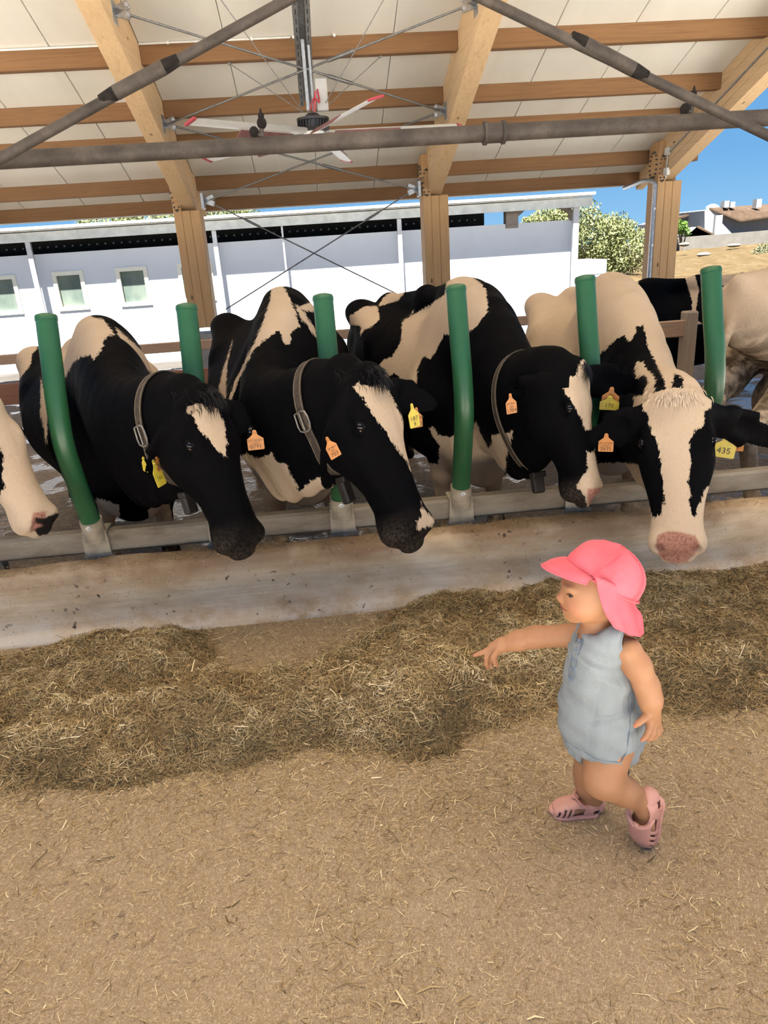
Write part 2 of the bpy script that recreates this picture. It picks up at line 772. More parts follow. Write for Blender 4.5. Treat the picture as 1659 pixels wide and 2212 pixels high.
def panel_material():
    t = NT('cream roof panel')
    v = t.coords((1, .35, 1))
    streak = t.noise(t.coords((9, .5, 1)), 1.2, 5, 0.6)
    c = t.ramp(t.noise(v, 1.6, 4), [(0.3, (0.69, 0.67, 0.615)), (0.7, (0.77, 0.75, 0.70))])
    c = t.mix(t.mapr(streak, 0.5, 0.75, 0, 0.3), c, (0.68, 0.64, 0.55))
    t.bump(t.noise(t.coords((2.5, 1.2, 1)), 1.5, 2), 0.12, 0.02)
    return t.done(c, 0.2, 0, 0.6)


M_PANEL = panel_material()
M_GALV = plain('galvanised steel', (0.42, 0.43, 0.44), 0.42, 0.85, 0.2, 25)
M_ROD = plain('brace rod steel', (0.22, 0.22, 0.22), 0.5, 0.7, 0.25, 40)
M_BOLT = plain('zinc bolt', (0.16, 0.15, 0.15), 0.4, 0.7, 0.2, 60)
M_WHITEPVC = plain('white conduit', (0.72, 0.71, 0.68), 0.5, 0, 0.08, 20)


def dusty_pipe():
    t = NT('dusty rusted pipe')
    v = t.coords()
    f = t.noise(v, 5, 6, 0.65)
    g = t.noise(v, 45, 4, 0.6)
    c = t.ramp(f, [(0.3, (0.024, 0.020, 0.018)), (0.5, (0.062, 0.050, 0.042)), (0.72, (0.11, 0.09, 0.075))])
    c = t.mix(t.mapr(g, 0.55, 0.7, 0, 0.6), c, (0.05, 0.03, 0.022))
    t.bump(g, 0.4, 0.004)
    return t.done(c, 0.7, 0.25, 0.4)


M_PIPE = dusty_pipe()
M_SOOT = plain('caked black dirt', (0.014, 0.011, 0.010), 0.95, 0, 0.5, 40, 0.2, 1.0, 60)


def floor_material():
    t = NT('straw-dusted concrete')
    v = t.coords()
    big = t.noise(v, 1.1, 5, 0.6)
    mid = t.noise(v, 7, 5, 0.65)
    fine = t.noise(v, 190, 4, 0.7)
    grit = t.noise(v, 520, 3, 0.7)
    c = t.ramp(big, [(0.28, (0.325, 0.228, 0.142)), (0.5, (0.38, 0.28, 0.186)), (0.72, (0.42, 0.325, 0.23))])
    c = t.mix(t.mapr(mid, 0.42, 0.68, 0, 0.55), c, (0.33, 0.24, 0.15))
    c = t.mix(t.mapr(fine, 0.47, 0.68, 0, 0.75), c, (0.20, 0.13, 0.07))
    c = t.mix(t.mapr(grit, 0.56, 0.7, 0, 0.75), c, (0.60, 0.47, 0.31))
    for k_, ang in enumerate((.2, 1.0, 1.8, 2.6, .6, 2.2)):
        sl_ = t.noise(t.turned(ang, (1, .16, 1)), 360, 2, .5)
        c = t.mix(t.mapr(sl_, .60, .68, 0, .8), c, (0.60, 0.48, 0.31) if k_ % 2 == 0 else (0.26, 0.175, 0.09))
    ch = t.voronoi(t.coords((1, .8, 1), (0, 0, .5)), 26)
    sel = t.mapr(t.noise(v, 1.7, 2), 0.56, 0.62)
    chip = t.math('MULTIPLY', t.mapr(ch, 0.2, 0.27, 1, 0), t.math('MULTIPLY', sel, t.mapr(t.noise(v, 9, 2), .5, .55)))
    c = t.mix(t.math('MULTIPLY', chip, 0.75), c, (0.19, 0.135, 0.105))
    t.bump(t.math('ADD', fine, t.math('MULTIPLY', mid, 1.5)), 0.5, 0.006)
    return t.done(c, 0.9, 0, 0.2)


def curb_material():
    t = NT('stained curb concrete')
    v = t.coords()
    sep = t.n('ShaderNodeSeparateXYZ')
    t.link(v, sep.inputs[0])
    z = sep.outputs['Z']
    board = t.noise(t.coords((1.2, 1, 55)), 1.5, 5, 0.6)            # marks of the formwork boards
    blot = t.noise(t.coords((1, 1, 2.5)), 2.8, 6, 0.65)
    fine = t.noise(v, 60, 5, 0.7)
    c = t.ramp(blot, [(0.3, (0.44, 0.30, 0.175)), (0.5, (0.70, 0.53, 0.35)), (0.68, (0.84, 0.70, 0.53))])
    c = t.mix(t.mapr(board, 0.4, 0.65, 0, 0.4), c, (0.48, 0.355, 0.235))
    # limewash left low on the face, feed stain along the top
    low = t.math('MULTIPLY', t.mapr(z, 0.02, 0.15, 1, 0), t.mapr(t.noise(v, 5, 5, 0.7), 0.42, 0.58))
    c = t.mix(t.math('MULTIPLY', low, 0.75), c, (0.82, 0.76, 0.68))
    top = t.math('MULTIPLY', t.mapr(z, 0.17, 0.29), t.mapr(t.noise(v, 2.2, 4), 0.32, 0.55))
    c = t.mix(t.math('MULTIPLY', top, 0.8), c, (0.20, 0.115, 0.06))
    c = t.mix(t.mapr(fine, 0.62, 0.72, 0, 0.7), c, (0.66, 0.60, 0.52))
    vw = t.n('ShaderNodeVectorMath', operation='ADD')
    t.link(v, vw.inputs[0])
    nz = t.n('ShaderNodeTexNoise')
    nz.inputs['Scale'].default_value = 30
    t.link(v, nz.inputs['Vector'])
    sc_ = t.n('ShaderNodeVectorMath', operation='SCALE')
    t.link(nz.outputs['Color'], sc_.inputs[0])
    sc_.inputs['Scale'].default_value = .05
    t.link(sc_.outputs[0], vw.inputs[1])
    pit = t.voronoi(vw.outputs[0], 24)
    sel = t.math('MULTIPLY', t.mapr(t.noise(v, 2.2, 3), 0.52, 0.60), t.mapr(t.noise(v, 17, 2), .5, .56))
    p = t.math('MULTIPLY', t.mapr(pit, 0.14, 0.24, 1, 0), sel)
    pit2 = t.math('MULTIPLY', t.mapr(t.voronoi(vw.outputs[0], 75), 0.14, 0.22, 1, 0), t.mapr(t.noise(v, 26, 2), .52, .6))
    pp = t.math('MAXIMUM', p, t.math('MULTIPLY', pit2, 0.7))
    c = t.mix(pp, c, (0.07, 0.05, 0.04))
    h = t.math('SUBTRACT', t.math('ADD', t.math('MULTIPLY', fine, 0.5), t.math('MULTIPLY', board, 0.4)), t.math('MULTIPLY', pp, 1.4))
    t.bump(h, 0.22, 0.008)
    return t.done(c, 0.85, 0, 0.25)


def alley_material():
    t = NT('wet manure alley')
    v = t.coords()
    wet = t.noise(v, 2.3, 5, 0.6)
    f = t.noise(v, 40, 5, 0.65)
    c = t.ramp(f, [(0.3, (0.08, 0.056, 0.036)), (0.7, (0.26, 0.19, 0.125))])
    pud = t.mapr(wet, 0.53, 0.58)
    t.bump(t.math('MULTIPLY', f, t.math('SUBTRACT', 1.0, t.math('MULTIPLY', pud, 0.8))), 0.8, 0.02)
    return t.done(c, t.mapr(pud, 0, 1, 0.75, 0.08), 0, 0.6)


def ground_material():
    t = NT('pale bounce apron')  # pale surface of the added apron that throws sunlight inside
    v = t.coords()
    c = t.ramp(t.noise(v, 0.8, 6, 0.6), [(0.3, (0.62, 0.58, 0.51)), (0.7, (0.72, 0.68, 0.60))])
    return t.done(c, 0.95, 0, 0.1)


M_DIRT = plain('dark dry dirt', (0.06, 0.054, 0.047), 0.95, 0, 0.25, 1.2, 0.1)
M_FLOOR, M_CURB, M_ALLEY, M_BOUNCE = floor_material(), curb_material(), alley_material(), ground_material()

X0, X1 = -6.2, 6.1
mb = MB()
mb.box((X0, 0.55, -0.3), (X1, 3.02, 0.0))
tag(mb.build('floor', M_FLOOR, loc=(0, 0, 0)), 'dusty feed alley floor scattered with straw', kind='structure')
mb = MB()
mb.box((X0, 3.02, -0.4), (X1, 12.0, ALLEY_Z))
tag(mb.build('floor_cow_alley', M_ALLEY, loc=(0, 0, 0)), 'wet dark manure-covered alley under the cows', kind='structure')
mb = MB()
mb.box((-90, -60, -0.9), (90, 140, -0.72))
tag(mb.build('ground', M_DIRT, loc=(0, 0, 0)), 'dry dirt yard around the barn', kind='structure')
mb = MB()
mb.box((X0 - 8, -40, -0.7), (X1, 0.55, -0.004))  # out of view, added to bounce sun into the barn
mb.box((X1, -40, -0.7), (30, 7.0, -0.05))
mb.box((-30, -40, -0.7), (X0, 7.0, -0.05))
tag(mb.build('ground_bounce', M_BOUNCE, loc=(0, 0, 0)), 'pale concrete apron behind and beside the feed alley', kind='structure')

# curb: flared foot, slightly battered face, rounded top
prof = [(3.35, -.2), (2.955, -.2), (2.955, 0.0), (2.962, .018), (2.985, .04), (3.000, .075), (3.008, .15), (3.014, .25), (3.02, .295), (3.032, .312), (3.06, .322),
        (3.14, .318), (3.16, .30), (3.165, -.2)]
V, F = [], []
xs = np.linspace(X0, X1, 120)
rc = np.random.default_rng(5)
for x in xs:
    for j, (y, z) in enumerate(prof):
        n_ = 0.004 * math.sin(x * 3.1 + j) + 0.004 * rc.normal() if 3 <= j <= 11 else 0
        V.append((x, y + n_ * .7, z + (n_ if j > 7 else 0)))
n = len(prof)
for i in range(len(xs) - 1):
    for j in range(1, n - 1):
        F.append((i * n + j, i * n + j + 1, (i + 1) * n + j + 1, (i + 1) * n + j))
tag(mesh_np('wall_curb', V, [f[::-1] for f in F], M_CURB, loc=(0, 0, 0), smooth=50), 'stained concrete feed curb running below the rail', kind='structure')

# ---- roof
ceil = empty('ceiling', (0, YC, TIP_Z), 'cream sandwich-panel roof of the barn sloping down to the far eave', kind='structure')
PW = BAY / 4
th = 0.08
TOP = 0.535                                    # underside of the panels above the rafter undersides
i = 0
x = RAFTER_X[0] + .1 - PW
while x < 5.75:
    a, b = x + .003, min(x + PW - .003, 5.95)
    mb = MB()
    c = np.array([(a + b) / 2, (Y_OPEN + Y_EAVE) / 2, roof_z((Y_OPEN + Y_EAVE) / 2, TOP + th / 2)])
    d = unit((0, 1, -SL))
    ln = (Y_EAVE - Y_OPEN) / 2 / d[1]
    mb.obox(c, np.array([(1, 0, 0), d, np.cross((1, 0, 0), d)]), ((b - a) / 2, ln, th / 2), .006)
    mb.build('panel', M_PANEL, ceil)
    x += PW
mb = MB()
d = unit((0, 1, -SL))
mb.obox((.1, (Y_OPEN + Y_EAVE) / 2, roof_z((Y_OPEN + Y_EAVE) / 2, TOP + th + .012)), np.array([(1, 0, 0), d, np.cross((1, 0, 0), d)]), (5.9, (Y_EAVE - Y_OPEN) / 2 / d[1] + .03, .01))
mb.build('roof_sheet', M_GALV, ceil)

where = ['just left of the picture', 'running over the first green divider at left', 'in the middle, right of the fan',
         'at the open right end']
for i, x in enumerate(RAFTER_X):
    r = empty('roof_rafter', (x, YC, roof_z(YC)), 'pale glued timber roof rafter ' + where[i], 'rafter', 'sloping roof rafters')
    a, b = (x, Y_OPEN + .05, roof_z(Y_OPEN + .05, .265)), (x, YC + .16, roof_z(YC + .16, .265))
    for k in range(4):                         # glued lamellas
        mb = MB()
        h = .50 / 4
        off = np.array([0, 0, -.50 / 2 + h * (k + .5)]) / math.cos(math.radians(20))
        mb.beam(np.array(a) + off, np.array(b) + off, .205 + (.002 if k % 2 else 0), h - .0015, bev=.004)
        mb.build('lamella', M_RAFTER, r)
    # prop that carries the eave beyond the column
    mb = MB()
    mb.beam((x + .06, YC + .1, roof_z(YC + .1, .42)), (x + .06, Y_EAVE - .1, roof_z(Y_EAVE - .1, .42)), .12, .2, bev=.004)
    mb.build('eave_arm', M_RAFTER, r)

PUR_Y = [on_roof(700, y, .35)[1] for y in (122, 237, 308, 395, 440)]
names = ['fifth purlin up from the eave, highest one in view', 'fourth purlin up from the eave', 'third purlin up from the eave behind the grey pipe', 'second purlin up from the eave', 'lowest purlin at the eave']
for j, Y in enumerate(PUR_Y):
    lab = 'orange-brown timber ' + names[j]
    p = empty('roof_purlin', (RAFTER_X[1], Y, roof_z(Y, .35)), lab, 'purlin', 'roof purlins')
    for a, b in zip(RAFTER_X[:-1], RAFTER_X[1:]):
        mb = MB()
        if Y < YC + .16:
            mb.beam((a + .104, Y + .06, roof_z(Y, .35 + .09)), (b - .104, Y + .06, roof_z(Y, .35 + .09)), .12, .18, bev=.005)
        else:
            mb.beam((a, Y + .06, roof_z(Y, .35 + .09)), (b - .0, Y + .06, roof_z(Y, .35 + .09)), .12, .18, bev=.005)
        mb.build('span', M_PURLIN, p)
    mb = MB()
    mb.beam((RAFTER_X[-1] + .104, Y + .06, roof_z(Y, .44)), (5.9, Y + .06, roof_z(Y, .44)), .12, .18, bev=.005)
    mb.build('end_stub', M_PURLIN, p)

# ---- columns
M_PLINTH = plain('grey plinth concrete', (0.33, 0.31, 0.29), 0.85, 0, 0.2, 9, 0.2, 0.4, 40)
colname = ['just left of the picture', 'behind the second green divider', 'in the middle behind the fourth green divider', 'at the open right end with a drainpipe']
for i, x in enumerate(RAFTER_X):
    c = empty('timber_column', (x, YC, ALLEY_Z), 'glued timber column ' + colname[i], 'column', 'timber columns on the eave line')
    lam = [(-.185, -.075, roof_z(YC, .55)), (-.073, .04, roof_z(YC, .0) + .02), (.042, .175, roof_z(YC, .0) + .02)]
    for (a, b, zt_) in lam:
        mb = MB()
        mb.box((x + a, YC - .17, .65), (x + b, YC + .17, zt_ - .03), .006)
        mb.build('lamella', M_COLUMN, c)
    mb = MB()
    mb.box((x - .20, YC - .2, ALLEY_Z), (x + .2, YC + .2, .56), .01)
    mb.build('plinth', M_PLINTH, c)
    mb = MB()
    mb.box((x - .17, YC - .15, .56), (x + .17, YC + .15, .575))
    mb.box((x - .11, YC - .13, .575), (x - .10, YC + .13, .65))
    mb.box((x + .10, YC - .13, .575), (x + .11, YC + .13, .65))
    mb.build('base_plate', M_GALV, c)
    rb = np.random.default_rng(11 + i)
    k = 0
    for ang in range(16):                      # ring of screws where rafter and column meet
        a_ = 2 * math.pi * ang / 16
        ry, rz = .11 * math.cos(a_), .17 * math.sin(a_)
        for side, s in ((x - .185, -1),):
            p = np.array([side, YC + ry, roof_z(YC) + .22 + rz])
            mb = MB()
            mb.lathe(p, (s, 0, 0), [(0, .013), (.012, .013), (.03, .006)], 8)
            mb.build('screw', M_BOLT, c)
        if i >= 1:
            p = np.array([x - .13 + rb.normal(0, .002) + .045 * math.cos(a_), YC - .17, roof_z(YC) + .16 + rz])
            mb = MB()
            mb.lathe(p, (0, -1, 0), [(0, .012), (.012, .012), (.035, .005)], 8)
            mb.build('screw', M_BOLT, c)

# ---- brace rods
ROD_UP = .22


def side_pt(px, py, X):
    d = ray(px, py)
    return CAM + d * (X / d[0]) if abs(d[0]) > 1e-6 else on_roof(px, py, ROD_UP)


LX, RX = RAFTER_X[1] + .14, RAFTER_X[2] - .14
Lp = {k: np.array([LX, on_roof(*p, ROD_UP)[1], on_roof(*p, ROD_UP)[2]]) for k, p in {'a': (256, 25), 'b': (372, 268)}.items()}
Rp = {k: np.array([RX, on_roof(*p, ROD_UP)[1], on_roof(*p, ROD_UP)[2]]) for k, p in {'a': (1030, 8), 'b': (958, 240)}.items()}
Lp['c'] = at(447, 434, YC - .15)
Rp['c'] = at(896, 409, YC - .15)
rods = [('a', 'b', 'upper steel brace rod from top left, crossing behind the fan mast'), ('b', 'a', 'upper steel brace rod rising to the right past the fan mast'),
        ('b', 'c', 'lower steel brace rod running down right below the fan'), ('c', 'b', 'lower steel brace rod rising right below the fan')]
for l, r, lab in rods:
    a, b = Lp[l], Rp[r]
    ro = empty('brace_rod', (a + b) / 2, lab, 'rod', 'crossed roof brace rods')
    mb = MB()
    mb.tube([a, b], .011, 8)
    mb.build('rod', M_ROD, ro, smooth=50)
    mb = MB()
    q = a + (b - a) * .62
    d = unit(b - a)
    mb.tube([q - d * .16, q - d * .14, q + d * .14, q + d * .16], [.012, .020, .020, .012], 8)
    mb.build('turnbuckle', M_ROD, ro, smooth=50)
gp = [('left column', Lp['c'], at(872, 642, YC - .15)), ('middle column', Rp['c'], at(488, 668, YC - .15))]
for nm, a, b in gp:
    e = a + (b - a) * 1.0
    ro = empty('brace_rod', (a + e) / 2, 'thin steel brace rod dropping from the %s before the white wall' % nm, 'rod', 'crossed wall brace rods')
    mb = MB()
    mb.tube([a, b], .009, 8)
    mb.build('rod', M_ROD, ro, smooth=50)
    mb = MB()
    q, d = a + (b - a) * .22, unit(b - a)
    mb.tube([q - d * .12, q - d * .1, q + d * .1, q + d * .12], [.01, .017, .017, .01], 8)
    mb.build('turnbuckle', M_ROD, ro, smooth=50)
lab = {'La': 'top left steel rod bracket on the left rafter', 'Lb': 'steel rod bracket halfway down the left rafter', 'Lc': 'steel rod bracket on the left column head',
       'Ra': 'top steel rod bracket on the middle rafter', 'Rb': 'steel rod bracket halfway down the middle rafter', 'Rc': 'steel rod bracket on the middle column head'}
for s, dct, sg in (('L', Lp, 1), ('R', Rp, -1)):
    for k, p in dct.items():
        br = empty('rod_bracket', p - np.array([.05 * sg, 0, .05]), lab[s + k], 'bracket', 'brace rod brackets')
        mb = MB()
        mb.box(p + np.array([-.075 * sg, -.09, -.10]), p + np.array([-.035 * sg, .09, .10]), .004)
        mb.build('plate', M_GALV, br)
        for dz in (-1, 1):
            mb = MB()
            mb.beam(p + np.array([-.04 * sg, 0, 0]), p + np.array([.10 * sg, -.03, .045 * dz]), .02, .07, bev=.003)
            mb.lathe(p + np.array([.085 * sg, -.05, .04 * dz]), (0, 1, 0), [(0, .018), (.06, .018)], 10)
            mb.build('fork', M_GALV, br, smooth=40)

# ---- big grey pipe and the two slanting pipes
PY, PZ = 3.6, at(830, 300, 3.6)[2]
PZ = (at(0, 350, PY)[2] + at(1065, 288, PY)[2] + at(1659, 250, PY)[2]) / 3
pp = empty('water_pipe', (0, PY, PZ), 'long grey horizontal pipe crossing the picture in front of the roof', 'pipe')
mb = MB()
mb.tube([(-5.6, PY, PZ), (5.9, PY, PZ)], .037, 20)
mb.build('tube', M_PIPE, pp, smooth=50)
for px in (1067, 150 - 900):
    q = at(px, 288, PY)
    mb = MB()
    mb.lathe((q[0] - .05, PY, PZ), (1, 0, 0), [(0, .037), (.0, .050), (.014, .050), (.016, .043), (.084, .043), (.086, .050), (.1, .050), (.1, .037)], 20)
    mb.build('coupling', M_PIPE, pp, smooth=40)
for px, nm in ((566, 'left of the fan hub'), (1490, 'near the right rafter')):
    q = at(px, 290, PY)
    x = q[0]
    sp = empty('sprinkler', (x, PY, PZ + .036), 'dirt-caked sprinkler nozzle on the grey pipe ' + nm, 'sprinkler', 'sprinkler nozzles')
    mb = MB()
    mb.tube([(x, PY, PZ + .03), (x, PY, PZ + .075)], .010, 10)
    mb.tube([(x, PY, PZ + .045), (x - .03, PY, PZ + .045)], .009, 10)
    mb.build('riser', M_PIPE, sp, smooth=50)
    for (dx, dz, r) in ((.004, .09, .022), (.004, .118, .014), (-.034, .055, .022)):
        mb = MB()
        mb.ball((x + dx, PY, PZ + dz), (r, r, r * 1.15), 10, 7)
        o = mb.build('dirt_clump', M_SOOT, sp, smooth=180)
    mb = MB()
    mb.tube([(x + .004, PY, PZ + .12), (x + .004, PY, PZ + .148)], [.010, .003], 8)
    mb.build('tip', M_SOOT, sp, smooth=50)
SY = 3.42
apex = None
ends = {'left': (at(-60, 376, SY), at(640, -11, SY)), 'right': (at(1720, 322, SY), at(1020, -14, SY))}
la, lb = ends['left']
ra, rb_ = ends['right']
# where the two pipes meet above the picture
tt = np.linalg.solve(np.array([(lb - la)[[0, 2]], -(rb_ - ra)[[0, 2]]]).T, (ra - la)[[0, 2]])
apex = la + (lb - la) * tt[0]
for nm, (a, b), sl_ in (('left', ends['left'], ((245, 203), (358, 143))), ('right', ends['right'], ((1260, 93), (1372, 152)))):
    o = empty('slanting_pipe', a, 'rusty slanting pipe crossing the %s upper corner, with a thicker sleeve' % nm, 'pipe', 'slanting pipes')
    d = unit(apex - a)
    mb = MB()
    mb.tube([a - d * 1.2, apex], .0215, 14)
    mb.build('tube', M_PIPE, o, smooth=50)
    s0, s1 = at(*sl_[0], SY), at(*sl_[1], SY)
    mb = MB()
    mb.tube([s0, s0 + (s1 - s0) * .04, s1 - (s1 - s0) * .04, s1], [.0225, .029, .029, .0225], 14)
    mb.build('sleeve', M_PIPE, o, smooth=40)
    for e in (s0, s1):
        w = unit(s1 - s0) * (.5 if e is s1 else -.5)
        mb = MB()
        mb.tube([e - w * .03, e, e + w * .12], [.028, .0285, .0225], 12)
        mb.build('joint_dirt', M_SOOT, o, smooth=60)
hg = empty('pipe_hanger', apex, 'steel hanger holding the slanting pipes up to the roof, above the picture', 'hanger')
mb = MB()
mb.tube([apex - np.array([0, 0, .03]), (apex[0], apex[1], roof_z(apex[1], TOP))], .02, 10)
mb.build('hanger_rod', M_PIPE, hg)
mb = MB()
mb.box(apex - np.array([.07, .03, .06]), apex + np.array([.07, .03, .05]), .005)
mb.build('joint_plate', M_PIPE, hg)

# ---- fan
FAN = on_roof(657, 88, .30)
FAN_Y = FAN[1]
hub = at(677, 272, FAN_Y)
fan = empty('ceiling_fan', hub, 'large white ceiling fan with red blade tips hanging from a galvanised mast', 'fan')
M_BLADE = plain('white fan blade', (0.78, 0.78, 0.76), 0.35, 0, 0.06, 12)
M_RED = plain('red plastic tip', (0.42, 0.05, 0.07), 0.4, 0, 0.1, 12)
M_MAROON = plain('dusty maroon flap', (0.22, 0.10, 0.10), 0.6, 0, 0.2, 12)
M_MOTOR = plain('dark motor housing', (0.07, 0.065, 0.065), 0.4, 0.6, 0.2, 20)
d = unit((0, 1, -SL))
nrm = np.cross((1, 0, 0), d)
c0_, c1_ = on_roof(652, -60, .33), on_roof(668, 222, .33)
cx = hub[0] - .03
ch = empty('steel_channel', (cx, (c0_[1] + c1_[1]) / 2, (c0_[2] + c1_[2]) / 2), 'slotted galvanised channel under the purlins carrying the fan mast', 'channel')
a_, b_ = np.array([cx, c0_[1], c0_[2]]), np.array([cx, c1_[1], c1_[2]])
mb = MB()
for s in (-1, 1):
    mb.obox((a_ + b_) / 2 + np.array([.075 * s, 0, 0]), np.array([(1, 0, 0), d, nrm]), (.008, np.linalg.norm(b_ - a_) / 2, .035))
    mb.obox((a_ + b_) / 2 + np.array([.055 * s, 0, 0]) - nrm * .033, np.array([(1, 0, 0), d, nrm]), (.022, np.linalg.norm(b_ - a_) / 2, .004))
mb.obox((a_ + b_) / 2 + nrm * .03, np.array([(1, 0, 0), d, nrm]), (.08, np.linalg.norm(b_ - a_) / 2, .004))
mb.build('web', M_GALV, ch)
M_SLOT = plain('dark slot', (0.02, 0.02, 0.02), 0.8)
nsl = 16
for k in range(nsl):
    for s in (-1, 1):
        mb = MB()
        p = a_ + (b_ - a_) * ((k + .5) / nsl) + np.array([.055 * s, 0, 0]) - nrm * .0375
        mb.obox(p, np.array([(1, 0, 0), d, nrm]), (.004, .035, .0012))
        mb.build('slot', M_SLOT, ch)
mb = MB()
top = np.array([hub[0] - .03, FAN_Y, roof_z(FAN_Y, .31)])
low = hub + np.array([0, 0, .16])
mb.box(np.array([hub[0] - .055, FAN_Y - .03, low[2] - .02]), np.array([hub[0] - .02, FAN_Y + .03, top[2]]), .004)
mb.box(np.array([hub[0] + .005, FAN_Y - .03, low[2] - .02]), np.array([hub[0] + .03, FAN_Y + .03, top[2] - .05]), .004)
mb.build('mast', M_GALV, fan)
mb = MB()
mb.lathe(hub + np.array([0, 0, -.055]), (0, 0, 1), [(0, .12), (.012, .155), (.03, .165), (.032, .14), (.10, .14), (.102, .165), (.125, .165), (.13, .10), (.17, .05)], 28)
mb.build('motor', M_MOTOR, fan, smooth=35)
for k in range(28):
    q = 2 * math.pi * k / 28
    mb = MB()
    mb.obox(hub + np.array([.15 * math.cos(q), .15 * math.sin(q), .012]), np.array([(math.cos(q), math.sin(q), 0), (-math.sin(q), math.cos(q), 0), (0, 0, 1)]), (.012, .003, .032))
    mb.build('cooling_fin', M_MOTOR, fan)
mb = MB()
mb.lathe(hub + np.array([0, 0, -.10]), (0, 0, 1), [(0, .05), (.01, .10), (.045, .11)], 20)
mb.build('hub_cap', M_BLADE, fan, smooth=40)
mb = MB()
mb.box(hub + np.array([.05, -.02, .13]), hub + np.array([.17, .03, .42]), .008)
mb.build('control_box', plain('grey control box', (0.45, 0.44, 0.43), 0.5), fan)
mb = MB()
mb.tube(catmull([hub + np.array([-.02, -.04, .14]), hub + np.array([.03, -.08, .24]), hub + np.array([.08, -.05, .2]), hub + np.array([.07, -.04, .32])], 5), .009, 7)
mb.tube([hub + np.array([.02, -.05, .12]), hub + np.array([.05, -.07, .3])], .012, 7)
mb.build('red_safety_cable', M_RED, fan, smooth=60)
tips = [(405, 262), (815, 210), (750, 349), (443, 346)]
zb_ = hub[2] - .055
angs = []
for t_ in tips:
    d_ = ray(*t_)
    hx0, hy0 = CAM[0] - hub[0], CAM[1] - hub[1]
    qa, qb, qc = d_[0] ** 2 + d_[1] ** 2, 2 * (d_[0] * hx0 + d_[1] * hy0), hx0 ** 2 + hy0 ** 2 - 1.55 ** 2
    disc = max(qb * qb - 4 * qa * qc, 0) ** .5
    p = min([CAM + d_ * ((-qb + sg_ * disc) / (2 * qa)) for sg_ in (-1, 1)], key=lambda w_: abs(w_[2] - zb_))
    angs.append((math.atan2(p[1] - hub[1], p[0] - hub[0]), math.atan2(np.clip(p[2] - zb_, -.35, .25), 1.55)))
R_ = 1.55
gaps = sorted(a for a, _ in angs)
dif = [(gaps[(k + 1) % 4] - gaps[k]) % (2 * math.pi) for k in range(4)]
kk = int(np.argmax(dif))
angs.append((gaps[kk] + dif[kk] / 2, 0.0))
for a, el_ in angs:
    r = R_
    e = np.array([math.cos(a) * math.cos(el_), math.sin(a) * math.cos(el_), math.sin(el_)])
    f_ = np.array([-math.sin(a), math.cos(a), 0.0])
    o0 = np.array([hub[0], hub[1], zb_])
    tl = math.radians(14)
    wdir = f_ * math.cos(tl) + np.array([0, 0, 1]) * math.sin(tl)
    ud = np.cross(e, wdir)
    P, Q = [], []
    for t_, w_ in ((.10, .05), (.2, .085), (r - .06, .075)):
        for (cw, hh) in ((-1, 0), (-.4, .014), (.4, .012), (1, 0), (.4, -.008), (-.4, -.008)):
            P.append(o0 + e * t_ + wdir * w_ * cw + ud * hh)
    F = []
    for s in range(2):
        for k in range(6):
            F.append((s * 6 + k, s * 6 + (k + 1) % 6, s * 6 + 6 + (k + 1) % 6, s * 6 + 6 + k))
    F += [tuple(range(6))[::-1], tuple(range(12, 18))]
    bl = mesh_np('blade', P, F, M_BLADE, fan, smooth=40)
    mb = MB()
    mb.obox(o0 + e * (r - .03), np.array([e, wdir, ud]), (.02, .074, .011), .005)
    mb.build('blade_tip', M_RED, bl)
    mb = MB()
    mb.obox(o0 + e * .55 - wdir * .115 - ud * .012, np.array([e, unit(wdir + ud * .4), ud]), (.34, .055, .003))
    mb.build('flap', M_MAROON, bl)
for k, (px, py) in enumerate([(495, 137), (822, 122), (470, -10), (835, -12)]):
    p = on_roof(px, py, .36)
    mb = MB()
    mb.tube([hub + np.array([.09 * (-1 if k % 2 == 0 else 1), .02, .13]), p], .0045, 6)
    mb.build('guy_wire', M_ROD, fan)
    mb = MB()
    mb.ball(p, .016, 8, 6)
    mb.build('eye_bolt', M_ROD, fan)

# ---- conduits, drainpipe
q0, q1 = on_roof(-30, 122, .60), on_roof(640, 100, .60)
cd = empty('white_conduit', (q0 + q1) / 2, 'thin white cable conduit along the top of the highest purlin in view', 'conduit')
mb = MB()
yy = PUR_Y[0] - .03
mb.tube([(RAFTER_X[1] - 3.2, yy, roof_z(yy, .515)), (RAFTER_X[1] - .11, yy, roof_z(yy, .515))], .010, 8)
mb.tube([(RAFTER_X[1] + .11, yy, roof_z(yy, .515)), (hub[0] - .15, yy, roof_z(yy, .515))], .010, 8)
mb.build('tube', M_WHITEPVC, cd, smooth=60)
for k in range(5):
    mb = MB()
    x = RAFTER_X[1] + .4 + k * .42
    mb.box((x - .012, yy - .014, roof_z(yy, .515) - .014), (x + .012, yy + .014, roof_z(yy, .515) + .014))
    mb.build('clip', M_WHITEPVC, cd)
rx = RAFTER_X[3] - .115
cb = empty('rafter_cable', (rx, YC - .3, roof_z(YC - .3, .2)), 'grey cable tube along the side of the right rafter with a white junction box', 'conduit')
mb = MB()
mb.tube([(rx, YC - .28, roof_z(YC - .28, .24)), (rx, YC - 5.2, roof_z(YC - 5.2, .24))], .012, 8)
mb.tube([(rx, YC - .28, roof_z(YC - .28, .24)), (rx, YC - .25, roof_z(YC, .02))], .010, 8)
mb.build('tube', M_GALV, cb, smooth=60)
for dz in (.26, .0):
    mb = MB()
    mb.box((rx - .03, YC - .33, roof_z(YC - .3, dz) - .05), (rx + .02, YC - .22, roof_z(YC - .3, dz) + .05), .006)
    mb.build('junction_box', M_WHITEPVC, cb)
dx = RAFTER_X[3] - .26
dp = empty('drainpipe', (dx, YC - .24, ALLEY_Z), 'grey drainpipe beside the right timber column', 'drainpipe')
jz = at(1390, 392, YC - .24)[2]
